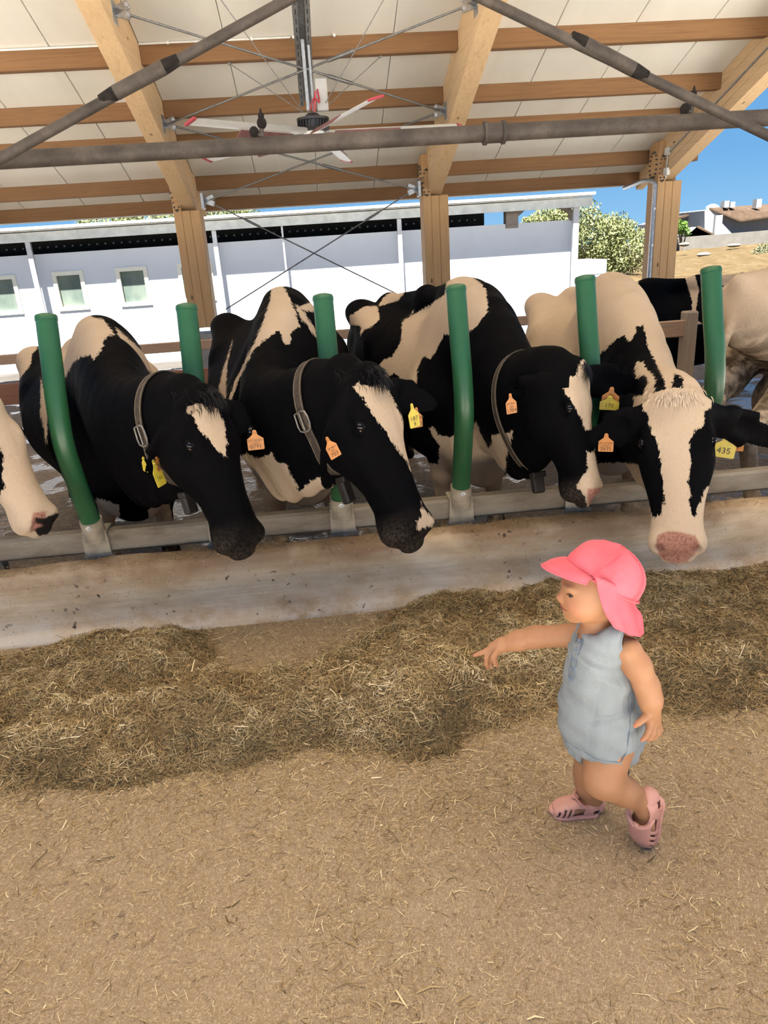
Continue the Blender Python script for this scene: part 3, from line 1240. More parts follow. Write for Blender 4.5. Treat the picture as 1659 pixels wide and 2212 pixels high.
gx = at(1340, 408, Y_EAVE + .05)
mb = MB()
mb.tube([(dx, YC - .24, ALLEY_Z), (dx, YC - .24, jz - .05), (dx - .02, YC - .22, jz), (dx - .1, YC - .1, jz + .02), (gx[0], Y_EAVE - .1, gx[2])], .03, 12)
mb.build('tube', M_GALV, dp, smooth=60)
for z in (.75, 1.35, 1.85):
    mb = MB()
    mb.lathe((dx, YC - .24, z), (0, 0, 1), [(0, .036), (.025, .036)], 12)
    mb.build('clamp', M_GALV, dp, smooth=40)
gt = empty('eave_gutter', (-1.5, Y_EAVE + .04, roof_z(Y_EAVE, .5)), 'light grey gutter along the far eave', 'gutter')
mb = MB()
mb.beam((-5.8, Y_EAVE + .08, roof_z(Y_EAVE, .47)), (5.95, Y_EAVE + .08, roof_z(Y_EAVE, .47)), .10, .07, bev=.015)
mb.build('trough', plain('pale gutter', (0.62, 0.61, 0.58), 0.5), gt)


# ---------------------------------------------------------------- feed barrier
def rail_material():
    t = NT('dirty galvanised rail')
    v = t.coords((1, 3, 3))
    f = t.noise(v, 4, 6, 0.65)
    g = t.noise(v, 40, 4)
    c = t.ramp(f, [(0.3, (0.15, 0.112, 0.075)), (0.5, (0.24, 0.195, 0.145)), (0.72, (0.31, 0.27, 0.215))])
    c = t.mix(t.mapr(g, 0.55, 0.75, 0, 0.4), c, (0.17, 0.115, 0.07))
    t.bump(g, 0.15, 0.002)
    return t.done(c, t.mapr(f, 0.3, 0.7, 0.65, 0.5), 0.15, 0.4)


M_RAIL = rail_material()


def green_material():
    t = NT('green plastic')
    v = t.coords((1, 1, .3))
    c = t.ramp(t.noise(v, 6, 5), [(0.3, (0.014, 0.070, 0.025)), (0.7, (0.021, 0.10, 0.040))])
    c = t.mix(t.mapr(t.noise(v, 40, 4), .6, .75, 0, .35), c, (0.06, 0.10, 0.06))
    return t.done(c, 0.36, 0, 0.5)


M_GREEN = green_material()
M_BRACKET = plain('cast galvanised clamp', (0.34, 0.285, 0.215), 0.6, 0.2, 0.3, 14, 0.4, 0.3, 60)
RY0, RY1, RZ0, RZ1 = 3.20, 3.275, .325, .432
rail = empty('feed_rail', (0, 3.237, RZ0), 'dirty square steel rail running along above the concrete curb', 'rail')
mb = MB()
mb.box((X0 + .1, RY0, RZ0), (X1 - .1, RY1, RZ1), .012)
mb.build('square_tube', M_RAIL, rail)
for k in range(8):
    mb = MB()
    x = -3.9 + 1.156 * k
    mb.box((x - .03, 3.21, -.15), (x + .03, 3.265, RZ0 + .005), .006)
    mb.build('support', M_RAIL, rail)
ids = ['leftmost green plastic divider post, strongly bent in front of the black cow', 'second green plastic divider post from the left, half hidden by a cow head',
       'third green plastic divider post from the left behind the second cow neck', 'fourth green plastic divider post, standing free beside the spotted cow',
       'fifth green plastic divider post, before the cream cow flank', 'rightmost green plastic divider post behind the pale cow ear']


def make_divider():
    X = 0.0
    root = empty('divider_post', (X, 3.2375, RZ0))
    path = catmull([(X, 3.19, .455), (X, 3.175, .52), (X, 3.115, .70), (X, 3.065, .88), (X, 3.085, 1.05), (X, 3.135, 1.22), (X, 3.185, 1.40)], 5)
    mb = MB()
    mb.tube(path, .0435, 24)
    mb.build('plastic_tube', M_GREEN, root, smooth=50)
    d = unit(path[-1] - path[-2])
    mb = MB()
    mb.lathe(path[-1] - d * .004, d, [(0, .0455), (.014, .0455), (.022, .042), (.026, .03), (.028, .0)], 24)
    mb.build('end_cap', M_GREEN, root, smooth=50)
    mb = MB()
    mb.tube([(X, 3.2, .40), (X, 3.192, .455), (X, 3.181, .505)], [.0495, .0505, .0505], 24)
    mb.build('socket', M_BRACKET, root, smooth=50)
    mb = MB()
    mb.prism([(-.05, .0), (.05, .0), (.058, -.05), (.06, -.115), (.066, -.15), (.05, -.165), (-.05, -.165), (-.066, -.15), (-.06, -.115), (-.058, -.05)][::-1], (X, RY0 - .002, .455), (1, 0, 0), (0, 0, 1), (0, -1, 0), .014)
    mb.box((X - .058, RY0 - .014, RZ1), (X + .058, RY1 + .012, RZ1 + .012), .004)
    mb.box((X - .058, RY1 + .001, RZ0 - .03), (X + .058, RY1 + .013, RZ1), .004)
    mb.build('clamp_plate', M_BRACKET, root, smooth=35)
    mb = MB()
    mb.prism([(-.07, 0), (.07, 0), (.075, -.018), (.05, -.034), (-.05, -.034), (-.075, -.018)][::-1], (X, RY0 - .008, RZ0 - .004), (1, 0, 0), (0, 0, 1), (0, -1, 0), .02)
    mb.build('clamp_foot', M_GALV, root)
    for (bx_, bz, r) in ((0.0, .478, .011), (.005, RZ0 - .018, .010)):
        y0 = 3.140 if bz > .45 else RY0 - .028
        mb = MB()
        mb.lathe((bx_, y0, bz), (0, -1, 0), [(-.004, r * 1.5), (.003, r * 1.5), (.003, r), (.011, r), (.012, r * .5), (.018, r * .5)], 6)
        mb.build('bolt', M_GALV, root)
    return root


proto = make_divider()
for i in range(6):
    o = proto if i == 0 else copy_tree(proto)
    o.location.x = -1.112 + .578 * i
    tag(o, ids[i], 'post', 'green divider posts')

# ---- fence behind the cows
FY = 7.0
fn = empty('wooden_fence', (0, FY, ALLEY_Z), 'weathered wooden fence of two boards behind the cows', 'fence')
zt_ = [at(340, 752, FY)[2], at(745, 722, FY)[2]]
zt0 = sum(zt_) / 2
segs = [(-6.0, -4.2), (-4.2, -1.8), (-1.8, .6), (.6, 3.0)]
for a, b in segs:
    mb = MB()
    mb.box((a + .005, FY - .02, zt0 - .045), (b - .005, FY + .025, zt0 + .045), .006)
    mb.build('top_board', M_FENCE, fn)
    mb = MB()
    mb.box((a + .005, FY - .02, zt0 - .42), (b - .005, FY + .025, zt0 - .22), .006)
    mb.build('lower_board', M_FENCE_DARK, fn)
    mb = MB()
    mb.box((b - .05, FY + .03, ALLEY_Z), (b + .05, FY + .13, zt0 + .10), .008)
    mb.build('post', M_FENCE_POST, fn)
GY = 5.98
g = empty('wooden_gate_fence', (at(1490, 700, GY)[0], GY, ALLEY_Z), 'short wooden fence piece with a thick board and post before the black cow at right', 'fence')
q0, q1 = at(1400, 715, GY), at(1488, 708, GY)
mb = MB()
mb.box((q0[0] - .5, GY - .03, q1[2] - .07), (q1[0], GY + .02, q1[2] + .07), .008)
mb.build('board', M_FENCE, g)
pt = at(1491, 672, GY)
mb = MB()
mb.box((pt[0] - .055, GY - .05, ALLEY_Z), (pt[0] + .055, GY + .06, pt[2]), .01)
mb.build('post', M_FENCE_POST, g)
mb = MB()
mb.box((q0[0] - .5, GY - .02, q1[2] - .50), (q1[0] - .05, GY + .01, q1[2] - .40), .006)
mb.build('lower_board', M_FENCE_POST, g)


# ---------------------------------------------------------------- outside: white farm building, trees, hill, houses
M_WHITEWALL = plain('white rendered wall', (0.55, 0.57, 0.60), 0.9, 0, 0.03, 2)
M_EAVE_SHADE = plain('painted eave shade', (0.018, 0.017, 0.017), 0.8, 0, 0.3, 8)  # near-black colour stands in for the shade under the eave
M_FIBRE = plain('pale fibre roof sheet', (0.52, 0.53, 0.50), 0.8, 0, 0.15, 6, 0.2, 0.2, 30)
M_FRAME = plain('pale window frame', (0.66, 0.63, 0.52), 0.5, 0, 0.05, 6)
M_STEELPOST = plain('grey steel post', (0.42, 0.42, 0.43), 0.5, 0.3, 0.1, 10)


def glass_material():
    t = NT('dusty window glass')
    c = t.ramp(t.noise(t.coords((1, 1, .6)), 2.2, 5, .6), [(.3, (0.07, 0.10, 0.09)), (.7, (0.15, 0.18, 0.15))])
    return t.done(c, 0.4, 0, 0.15)


M_PANE = glass_material()
BY = 18.0
GZ = -0.72
wr = at(1240, 487, BY)                      # right end of the wall
wl = at(0, 548, BY)
wall_top = 1.91
bld = empty('farm_building', (0, BY, GZ), 'long low white farm building across the yard with a shaded eave and small windows', 'building')
wins = []
for (a, b) in (((-40, 598), (50, 676)), ((113, 590), (193, 667)), ((250, 581), (328, 656)), ((384, 574), (466, 646))):
    p, q = at(*a, BY), at(*b, BY)
    wins.append((p[0], q[0], q[2], p[2]))
z0w = sum(w[2] for w in wins) / 4
z1w = sum(w[3] for w in wins) / 4
xs = [-22.0]
for (a, b, _, _) in wins:
    xs += [a, b]
xs.append(wr[0])
mb = MB()
for i in range(0, len(xs) - 1):
    if i % 2 == 0:
        mb.box((xs[i], BY, GZ), (xs[i + 1], BY + .25, wall_top))
    else:
        mb.box((xs[i], BY, GZ), (xs[i + 1], BY + .25, z0w))
        mb.box((xs[i], BY, z1w), (xs[i + 1], BY + .25, wall_top))
mb.box((wr[0] - .25, BY + .25, GZ), (wr[0], BY + 7, wall_top - .2))
mb.build('wall', M_WHITEWALL, bld)
for (a, b, _, _) in wins:
    w = mb = MB()
    e = .07
    mb.box((a - .02, BY - .03, z0w - .02), (a + e, BY + .1, z1w + .02))
    mb.box((b - e, BY - .03, z0w - .02), (b + .02, BY + .1, z1w + .02))
    mb.box((a + e, BY - .03, z1w - e), (b - e, BY + .1, z1w + .02))
    mb.box((a + e, BY - .03, z0w - .02), (b - e, BY + .1, z0w + e))
    fr = mb.build('window', M_FRAME, bld)
    mb = MB()
    mb.box((a + e, BY + .04, z0w + e), (b - e, BY + .06, z1w - e))
    mb.build('pane', M_PANE, fr)
# roof: fascia edge in front, underside painted dark for shade, pale boxes for slots of daylight
ey = BY - .37
er = at(1280, 430, ey)
ez = 2.37
mb = MB()
mb.obox(((-22 + er[0]) / 2, (ey + BY + 8) / 2, ez + .11), np.array([(1, 0, 0), unit((0, 1, .008)), unit((0, -.008, 1))]), ((er[0] + 22) / 2, (8.75) / 2, .03))
mb.build('roof_sheet', M_FIBRE, bld)
mb = MB()
mb.box((-22, ey - .02, ez - .20), (er[0], ey + .02, ez + .0), .01)
mb.build('fascia', M_FIBRE, bld)
mb = MB()
mb.box((-22, ey - .05, ez + .015), (er[0], ey + .05, ez + .05), .01)
mb.build('roof_edge', M_FIBRE, bld)
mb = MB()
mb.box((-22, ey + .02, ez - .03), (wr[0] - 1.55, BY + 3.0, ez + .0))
mb.build('soffit', M_EAVE_SHADE, bld)
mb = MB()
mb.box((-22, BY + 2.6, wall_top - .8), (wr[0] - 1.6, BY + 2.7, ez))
mb.build('dark_shade_wall', M_EAVE_SHADE, bld)  # dark sheet painted as the shaded interior
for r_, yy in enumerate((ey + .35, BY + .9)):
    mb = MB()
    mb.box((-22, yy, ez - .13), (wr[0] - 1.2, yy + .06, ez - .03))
    mb.build('soffit_purlin', M_EAVE_SHADE, bld)
M_GAP_LIGHT = plain('painted daylight slot', (0.4, 0.41, 0.43), 0.8, 0, 0.05, 5)  # pale colour stands in for daylight showing through
for k in range(70):
    x = -9.5 + k * .21
    if x > wr[0] - 1.7:
        break
    mb = MB()
    mb.box((x, BY + 2.59, ez - .28), (x + .045, BY + 2.595, ez - .235))
    mb.build('gap', M_GAP_LIGHT, bld)
for px, hw_ in ((68, .055), (470, .05), (616, .02), (866, .05), (1241, .07)):
    p = at(px, 560, ey + .12)
    mb = MB()
    mb.box((p[0] - hw_, ey + .08, GZ), (p[0] + hw_, ey + .16, ez - .12))
    mb.box((p[0] - .28, ey + .06, ez - .17), (p[0] + .12, ey + .18, ez - .10))
    mb.build('steel_post', M_STEELPOST, bld)
# open bay at the right end: curved timber brace and board
M_OLDWOOD = wood('old grey timber', (0.13, 0.10, 0.08), (0.24, 0.20, 0.17), 0)
mb = MB()
px0 = at(1108, 452, BY)
mb.box((px0[0] - .18, BY - .05, wall_top - .1), (px0[0] + .12, BY + .2, ez - .03), .01)
mb.build('timber_post', M_OLDWOOD, bld)
mb = MB()
brc = catmull([(wr[0] - .05, BY + .05, wall_top - .02), (wr[0] - .12, BY + .05, ez - .25), (wr[0] - .5, BY + .05, ez - .10), (wr[0] - 1.1, BY + .05, ez - .07), (px0[0] + .1, BY + .05, ez - .25)], 5)
mb.tube(brc, .07, 8)
mb.build('curved_brace', M_OLDWOOD, bld, smooth=50)
mb = MB()
mb.box((wr[0] - 1.3, ey + .1, ez - .14), (er[0] - .1, BY + .2, ez - .02), .01)
mb.build('gable_board', M_OLDWOOD, bld)
lw = at(1311, 560, BY + 1.2)
mb = MB()
mb.box((wr[0] + .02, BY + 1.2, GZ), (lw[0], BY + 2.6, lw[2]))
low = empty('low_white_shed', (lw[0] - .5, BY + 1.2, GZ), 'low white block beside the right end of the farm building', 'shed')
mb.build('block', M_WHITEWALL, low)
for k in range(4):
    mb = MB()
    zz = at(1290, 590 + k * 6, BY + 1.2)[2]
    mb.box((lw[0] - .42, BY + 1.185, zz - .018), (lw[0] - .08, BY + 1.2, zz + .012))
    mb.build('louvre', M_STEELPOST, low)


def leaf_material(name, a, b):
    t = NT(name)
    c = t.ramp(t.attr('tone'), [(0.0, a), (1.0, b)])
    t.bsdf.inputs['Subsurface Weight'].default_value = 0.0
    return t.done(c, 0.6, 0, 0.25)


M_LEAF = leaf_material('olive foliage', (0.10, 0.12, 0.042), (0.21, 0.225, 0.095))
M_LEAF2 = leaf_material('bright foliage', (0.04, 0.10, 0.012), (0.13, 0.22, 0.04))
M_LEAF3 = leaf_material('grey green foliage', (0.08, 0.10, 0.05), (0.19, 0.20, 0.12))
M_BARK = plain('bark', (0.12, 0.09, 0.065), 0.9, 0, 0.3, 20)


def tree(name, label, base, blobs, n, size, leafmat, group='trees and bushes outside'):
    rs = np.random.default_rng(abs(hash(label)) % 1000 if False else int(abs(base[0]) * 100) + n)
    o = empty(name, base, label, 'tree' if 'tree' in name else 'bush', group)
    vol = np.array([b[1][0] * b[1][1] * b[1][2] for b in blobs])
    pick = rs.choice(len(blobs), n, p=vol / vol.sum())
    d = rs.normal(size=(n, 3))
    d /= np.linalg.norm(d, axis=1)[:, None]
    rad = rs.uniform(.25, 1, n) ** .45
    lump = 1 + .16 * np.sin(d[:, 0] * 7 + pick) * np.sin(d[:, 2] * 6 + pick * 2)
    C_ = np.array([b[0] for b in blobs])[pick] + d * np.array([b[1] for b in blobs])[pick] * (rad * lump)[:, None]
    a = rs.normal(size=(n, 3))
    a /= np.linalg.norm(a, axis=1)[:, None]
    b = np.cross(a, rs.normal(size=(n, 3)))
    b /= np.linalg.norm(b, axis=1)[:, None]
    s = size * rs.uniform(.5, 1.3, n)[:, None]
    V = np.stack([C_ - a * s, C_ - b * s * .45, C_ + a * s, C_ + b * s * .45], 1).reshape(-1, 3)
    F = np.arange(4 * n).reshape(-1, 4)
    f = mesh_np('foliage', V, F, leafmat, o)
    f['kind'] = 'stuff'
    tone = np.repeat(np.clip(.5 + .28 * rs.normal(size=n), 0, 1), 4)
    attr(f, 'tone', tone)
    mb = MB()
    for (c, r) in blobs[:3]:
        mid = (np.asarray(base) + c) / 2 + np.array([.1, 0, 0])
        mb.tube(catmull([np.asarray(base), mid, np.asarray(c)], 4), np.linspace(.09, .03, 9) * max(1, size * 8), 7)
    mb.build('trunk', M_BARK, o, smooth=60)
    return o


def blob(px, py, Y, rx, rz, ry=None):
    return (at(px, py, Y), (rx, ry or rx, rz))


TY = 26
tree('olive_tree', 'broad olive-green tree right of the white building beside the timber column', (at(1320, 560, TY)[0], TY, GZ),
     [blob(1285, 520, TY, 1.0, 1.0), blob(1345, 540, TY, 1.1, .9), blob(1270, 480, TY, .5, .8), blob(1330, 500, TY, .7, .6), blob(1300, 565, TY, 1.0, .7)], 17000, .055, M_LEAF)
tree('olive_tree', 'green tree seen through the open end bay of the white building', (at(1190, 500, 29)[0], 29, GZ),
     [blob(1185, 485, 29, .95, .65), blob(1150, 492, 29, .6, .5), blob(1215, 478, 29, .6, .6)], 7000, .055, M_LEAF)
tree('treetop', 'green treetops just above the white building roof at left', (at(280, 490, 32)[0], 32, GZ),
     [blob(230, 480, 32, 1.2, .35), blob(330, 472, 32, 1.5, .4), blob(480, 464, 32, 1.2, .42), blob(520, 460, 32, .8, .4)], 8000, .06, M_LEAF)

# hill with dry grass
ny, nx = 40, 60
Ys = np.linspace(20, 62, ny)
V = []
rh = np.random.default_rng(2)
for Y in Ys:
    f = (Y - 20) / 42
    z = np.interp(f, [0, 1], [at(1500, 612, 20)[2], at(1500, 538, 62)[2]])
    for x in np.linspace(5.5, 70, nx):
        side = np.clip((x - 5.5) / 5, 0, 1)
        V.append((x, Y, (z - GZ) * side + GZ + .05 * rh.normal() * side + .12 * math.sin(x * .31) * math.sin(Y * .2) * side))
F = [(j * nx + i, j * nx + i + 1, (j + 1) * nx + i + 1, (j + 1) * nx + i) for j in range(ny - 1) for i in range(nx - 1)]
t = NT('dry hillside grass')
v = t.coords()
c = t.ramp(t.noise(v, 0.9, 7, .7), [(.3, (0.05, 0.033, 0.014)), (.5, (0.085, 0.060, 0.028)), (.7, (0.12, 0.092, 0.053))])
c = t.mix(t.mapr(t.noise(v, 6, 6, .8), .46, .6, 0, .8), c, (0.055, 0.038, 0.018))
hill_m = t.done(c, .95, 0, .1)
tag(mesh_np('ground_hill', V, F, hill_m, loc=(0, 0, 0), smooth=180), 'dry golden hillside beyond the barn at right', kind='structure')
M_ROCK = plain('pale rock', (0.14, 0.125, 0.105), .9, 0, .2, 3, .2, .6, 8)
for k, (px, py, Y) in enumerate([(1432, 530, 48), (1478, 528, 46), (1520, 550, 40), (1600, 552, 42), (1585, 530, 52)]):
    mb = MB()
    mb.ball(at(px, py, Y), (.30 + .06 * k, .3, .13), 8, 6)
    tag(mb.build('field_rock', M_ROCK), 'pale rock on the dry hillside, ' + ['leftmost, beside the timber column', 'second from the left below the retaining wall', 'lowest one near the middle of the slope', 'right one below the grey-green bush', 'farthest right one near the retaining wall'][k], 'rock', 'rocks on the hillside')

# retaining wall and houses on the hill
HY = 60
M_RETAIN = plain('grey retaining wall', (0.12, 0.113, 0.10), .9, 0, .15, 1.5)
M_HOUSE = plain('white house wall', (0.20, 0.205, 0.21), .9, 0, .03, 1)


def tile_material():
    t = NT('clay roof tiles')
    v = t.coords((1, 1, 1))
    w = t.n('ShaderNodeTexWave', wave_type='BANDS', bands_direction='X')
    t.link(v, w.inputs['Vector'])
    w.inputs['Scale'].default_value = 2.2
    c = t.ramp(t.noise(v, 3, 5, .7), [(.3, (0.055, 0.035, 0.022)), (.7, (0.095, 0.067, 0.047))])
    c = t.mix(t.mapr(w.outputs[1], .0, .35, .45, 0), c, (0.03, 0.018, 0.011))
    t.bump(w.outputs[1], .6, .05)
    return t.done(c, .9, 0, .1)


M_TILE = tile_material()
rw = empty('retaining_wall', at(1540, 530, HY), 'long grey retaining wall on the hill below the houses', 'wall')
pts_t = [(1400, 517), (1480, 512), (1560, 506), (1680, 496)]
for (p, q) in zip(pts_t[:-1], pts_t[1:]):
    a, b = at(*p, HY), at(*q, HY)
    mb = MB()
    V8 = [a, b, b - np.array([0, 0, 3.2]), a - np.array([0, 0, 3.2])]
    V8 = V8 + [v + np.array([0, .5, 0]) for v in V8]
    mb.add(V8, [(3, 2, 1, 0), (4, 5, 6, 7), (0, 1, 5, 4), (2, 3, 7, 6), (1, 2, 6, 5), (3, 0, 4, 7)])
    mb.build('wall_section', M_RETAIN, rw)


def house(label, corners, depth, Y, roof=None, ridge=None, gable=None, extra=()):
    """corners: photo outline of the front wall (left to right); roof: outline of the roof face"""
    o = empty('hill_house', at(*corners[0], Y), label, 'house', 'houses on the hill')
    P = [at(px, py, Y) for px, py in corners]
    B_ = [p + np.array([0, depth, 0]) for p in P]
    n = len(P)
    mb = MB()
    mb.add(P + B_, [tuple(range(n)), tuple(range(2 * n - 1, n - 1, -1))] + [(i, i + n, (i + 1) % n + n, (i + 1) % n) for i in range(n)])
    mb.build('wall', M_HOUSE, o)
    for rf, dy in (roof or ()):
        R = [at(px, py, Y + d_) for (px, py), d_ in zip(rf, dy)]
        up = np.array([0, .0, -.12])
        mb = MB()
        m_ = len(R)
        mb.add(R + [r + up for r in R], [tuple(range(m_)), tuple(range(2 * m_ - 1, m_ - 1, -1))] + [(i, i + m_, (i + 1) % m_ + m_, (i + 1) % m_) for i in range(m_)])
        mb.build('roof', M_TILE, o)
    for (px, py, w, h) in extra:
        a, b = at(px - w / 2, py, Y - .3), at(px + w / 2, py + h, Y - .3)
        mb = MB()
        mb.box((a[0], Y - .3, b[2]), (b[0], Y + .3, a[2]))
        mb.build('chimney', M_HOUSE, o)
    return o


house('white house with a tiled roof and chimneys at the right edge on the hill', [(1522, 512), (1522, 455), (1535, 452), (1596, 478), (1700, 462), (1700, 505)], 6, HY + 3,
      roof=[([(1532, 449), (1600, 476), (1710, 460), (1710, 438)], (0, -.6, -.6, 4))], extra=[(1570, 434, 9, 14), (1583, 436, 9, 12), (1640, 430, 9, 18), (1552, 465, 11, 44)])
house('white house with a grey tiled roof left of the larger hill house', [(1430, 515), (1430, 482), (1490, 464), (1520, 478), (1545, 488), (1545, 512)], 5, HY + 6,
      roof=[([(1425, 484), (1490, 463), (1522, 461), (1500, 462)], (-.3, -.3, 3, 3)), ([(1425, 484), (1488, 462), (1480, 461), (1425, 466)], (-.2, -.2, 3, 3))], extra=[(1518, 456, 7, 14)])
house('low outbuilding with a small tiled roof above the retaining wall', [(1484, 514), (1484, 508), (1506, 490), (1542, 505), (1542, 510)], 2, HY + 1.5,
      roof=[([(1482, 511), (1506, 489), (1510, 488), (1545, 507)], (-.3, -.3, 1.5, -.3))])
tk = empty('water_tank', at(1538, 452, HY + 8), 'round green water tank on a roof on the hill', 'tank')
mb = MB()
p = at(1538, 458, HY + 8)
mb.lathe(p, (0, 0, 1), [(0, .62), (.35, .62), (.5, .55), (.65, .3), (.7, .1)], 18)
mb.build('tank_body', plain('green tank', (0.16, 0.24, 0.20), .5), tk, smooth=40)
tree('young_tree', 'small bright green tree before the white hill houses', at(1472, 510, HY - 1) - np.array([0, 0, 1.2]),
     [blob(1470, 492, HY - 1, .55, .6), blob(1463, 483, HY - 1, .35, .4), blob(1482, 500, HY - 1, .4, .4)], 900, .12, M_LEAF2)
tree('grey_bush', 'grey-green bush at the right edge of the dry hillside', at(1655, 575, 38) - np.array([0, 0, .3]),
     [blob(1655, 552, 38, .75, .65), blob(1668, 560, 38, .8, .6), blob(1640, 565, 38, .4, .4)], 2500, .07, M_LEAF3)


# ---------------------------------------------------------------- cows

HEADROWS = [(-0.06, .10, -.06, -.22, 2.2), (0.0, .135, -.005, -.27, 2.3), (.10, .165, .01, -.34, 2.5), (.25, .19, .02, -.40, 2.6),
            (.38, .195, .012, -.41, 2.5), (.52, .165, .0, -.36, 2.3), (.66, .135, -.006, -.315, 2.2), (.78, .130, -.008, -.295, 2.2),
            (.87, .150, -.008, -.295, 2.4), (.94, .158, -.022, -.290, 2.6), (.985, .145, -.048, -.262, 2.6), (1.015, .10, -.10, -.21, 2.4)]


def hide_material(name, black, white, pink, whitevar=0.25):
    t = NT(name)
    v = t.coords()
    w = t.attr('white')
    jag = t.math('MULTIPLY', t.math('SUBTRACT', t.noise(t.coords((1, 1, 0.45)), 55, 3), 0.5), 0.035)
    fine = t.math('MULTIPLY', t.math('SUBTRACT', t.noise(t.coords((1, 1, 0.3)), 240, 2), 0.5), 0.02)
    ww = t.math('ADD', t.math('ADD', w, jag), fine)
    fac = t.mapr(ww, -0.0015, 0.0025)
    hair = t.noise(t.coords((1, 1, 0.25)), 190, 3, 0.6)
    big = t.noise(v, 3.2, 4)
    wc = t.mix(t.mapr(big, 0.35, 0.75, 0, whitevar), white, tuple(a * b for a, b in zip(white, (0.78, 0.66, 0.52))))
    wc = t.mix(t.mapr(hair, 0.35, 0.7, 0.0, 0.22), wc, tuple(a * 0.62 for a in white))
    bc = t.mix(t.mapr(hair, 0.5, 0.78, 0.0, 0.5), black, tuple(a * 2.2 for a in black))
    c = t.mix(fac, bc, wc)
    pk = t.math('ADD', t.attr('pink'), t.math('MULTIPLY', t.math('SUBTRACT', t.noise(v, 70, 3), 0.5), 0.012))
    c = t.mix(t.mapr(pk, -0.004, 0.006), c, t.mix(t.mapr(t.noise(v, 120, 3), 0.45, 0.7), pink, tuple(a * 0.55 for a in pink)))
    dk = t.mapr(t.math('ADD', t.attr('dark'), fine), -0.003, 0.003)
    c = t.mix(dk, c, (0.018, 0.015, 0.014))
    c = t.mix(t.math('MULTIPLY', t.attr('dust'), t.mapr(t.noise(v, 90, 4, .7), .42, .62, .25, 1)), c, (0.085, 0.066, 0.05))
    dirt = t.math('MULTIPLY', t.attr('dirt'), t.mapr(t.noise(v, 14, 5), 0.38, 0.6))
    c = t.mix(dirt, c, (0.055, 0.036, 0.022))
    t.bump(t.math('ADD', t.noise(t.coords((1, 1, 0.3)), 120, 4), t.math('MULTIPLY', t.noise(v, 16, 2), 2.2)), 0.35, 0.006)
    return t.done(c, t.mapr(hair, 0.3, 0.7, 0.55, 0.75), 0, 0.025)


M_HIDE = hide_material('holstein hide', (0.0024, 0.0022, 0.0027), (0.50, 0.385, 0.28), (0.36, 0.175, 0.13))
M_EYE = plain('eye', (0.006, 0.004, 0.004), 0.12, 0, 0.1, 20, 0.35)
M_EYELID = plain('eyelid', (0.004, 0.004, 0.004), 0.7, 0, 0.2, 30, 0.05)
M_EYEWHITE = plain('eye white', (0.13, 0.085, 0.075), 0.35, 0, 0.1, 20)
M_STRAP = plain('collar webbing', (0.05, 0.037, 0.027), 0.75, 0, 0.35, 40, 0.3, 0.3, 200)
M_STRAP_EDGE = plain('collar stitching', (0.17, 0.125, 0.085), 0.8, 0, 0.3, 60)
M_HOLE = plain('collar hole', (0.015, 0.01, 0.008), 0.8)
M_BUCKLE = plain('dull buckle steel', (0.28, 0.26, 0.23), 0.45, 0.8, 0.3, 30)
M_BELL = plain('dark rubber weight', (0.018, 0.013, 0.011), 0.55, 0, 0.4, 25, 0.4, 0.3, 60)
M_TAG_O = plain('orange ear tag plastic', (0.50, 0.19, 0.04), 0.45, 0, 0.15, 40)
M_TAG_Y = plain('yellow ear tag plastic', (0.60, 0.46, 0.05), 0.42, 0, 0.12, 40)
M_INK = plain('tag print', (0.05, 0.025, 0.012), 0.6, 0, 0.1, 20)
M_HORNBUD = plain('horn bud', (0.28, 0.20, 0.14), 0.7, 0, 0.3, 50, 0.3, 0.4, 90)
M_HAIR_BLACK = plain('black forelock hair', (0.006, 0.005, 0.006), 0.6, 0, 0.4, 60, 0.2)
M_HAIR_CREAM = plain('cream forelock hair', (0.50, 0.385, 0.28), 0.6, 0, 0.3, 60)


def text_mesh(body, size, mat_, parent, o, ux, uy, name='lettering', track=1.0):
    """flat print lying in frame o, ux, uy"""
    cu = bpy.data.curves.new('print', 'FONT')
    cu.body = body
    cu.size = size
    cu.align_x = 'CENTER'
    cu.align_y = 'CENTER'
    cu.resolution_u = 2
    cu.space_character = track
    tmp = bpy.data.objects.new('print', cu)
    COL.objects.link(tmp)
    dg = bpy.context.evaluated_depsgraph_get()
    me = tmp.evaluated_get(dg).to_mesh()
    V = np.array([v.co[:] for v in me.vertices])
    F = [tuple(p.vertices) for p in me.polygons]
    tmp.evaluated_get(dg).to_mesh_clear()
    bpy.data.objects.remove(tmp)
    un = np.cross(ux, uy)
    W_ = np.asarray(o) + V[:, :1] * np.asarray(ux) + V[:, 1:2] * np.asarray(uy) + un * 0.0006
    return mesh_np(name, W_, F, mat_, parent)


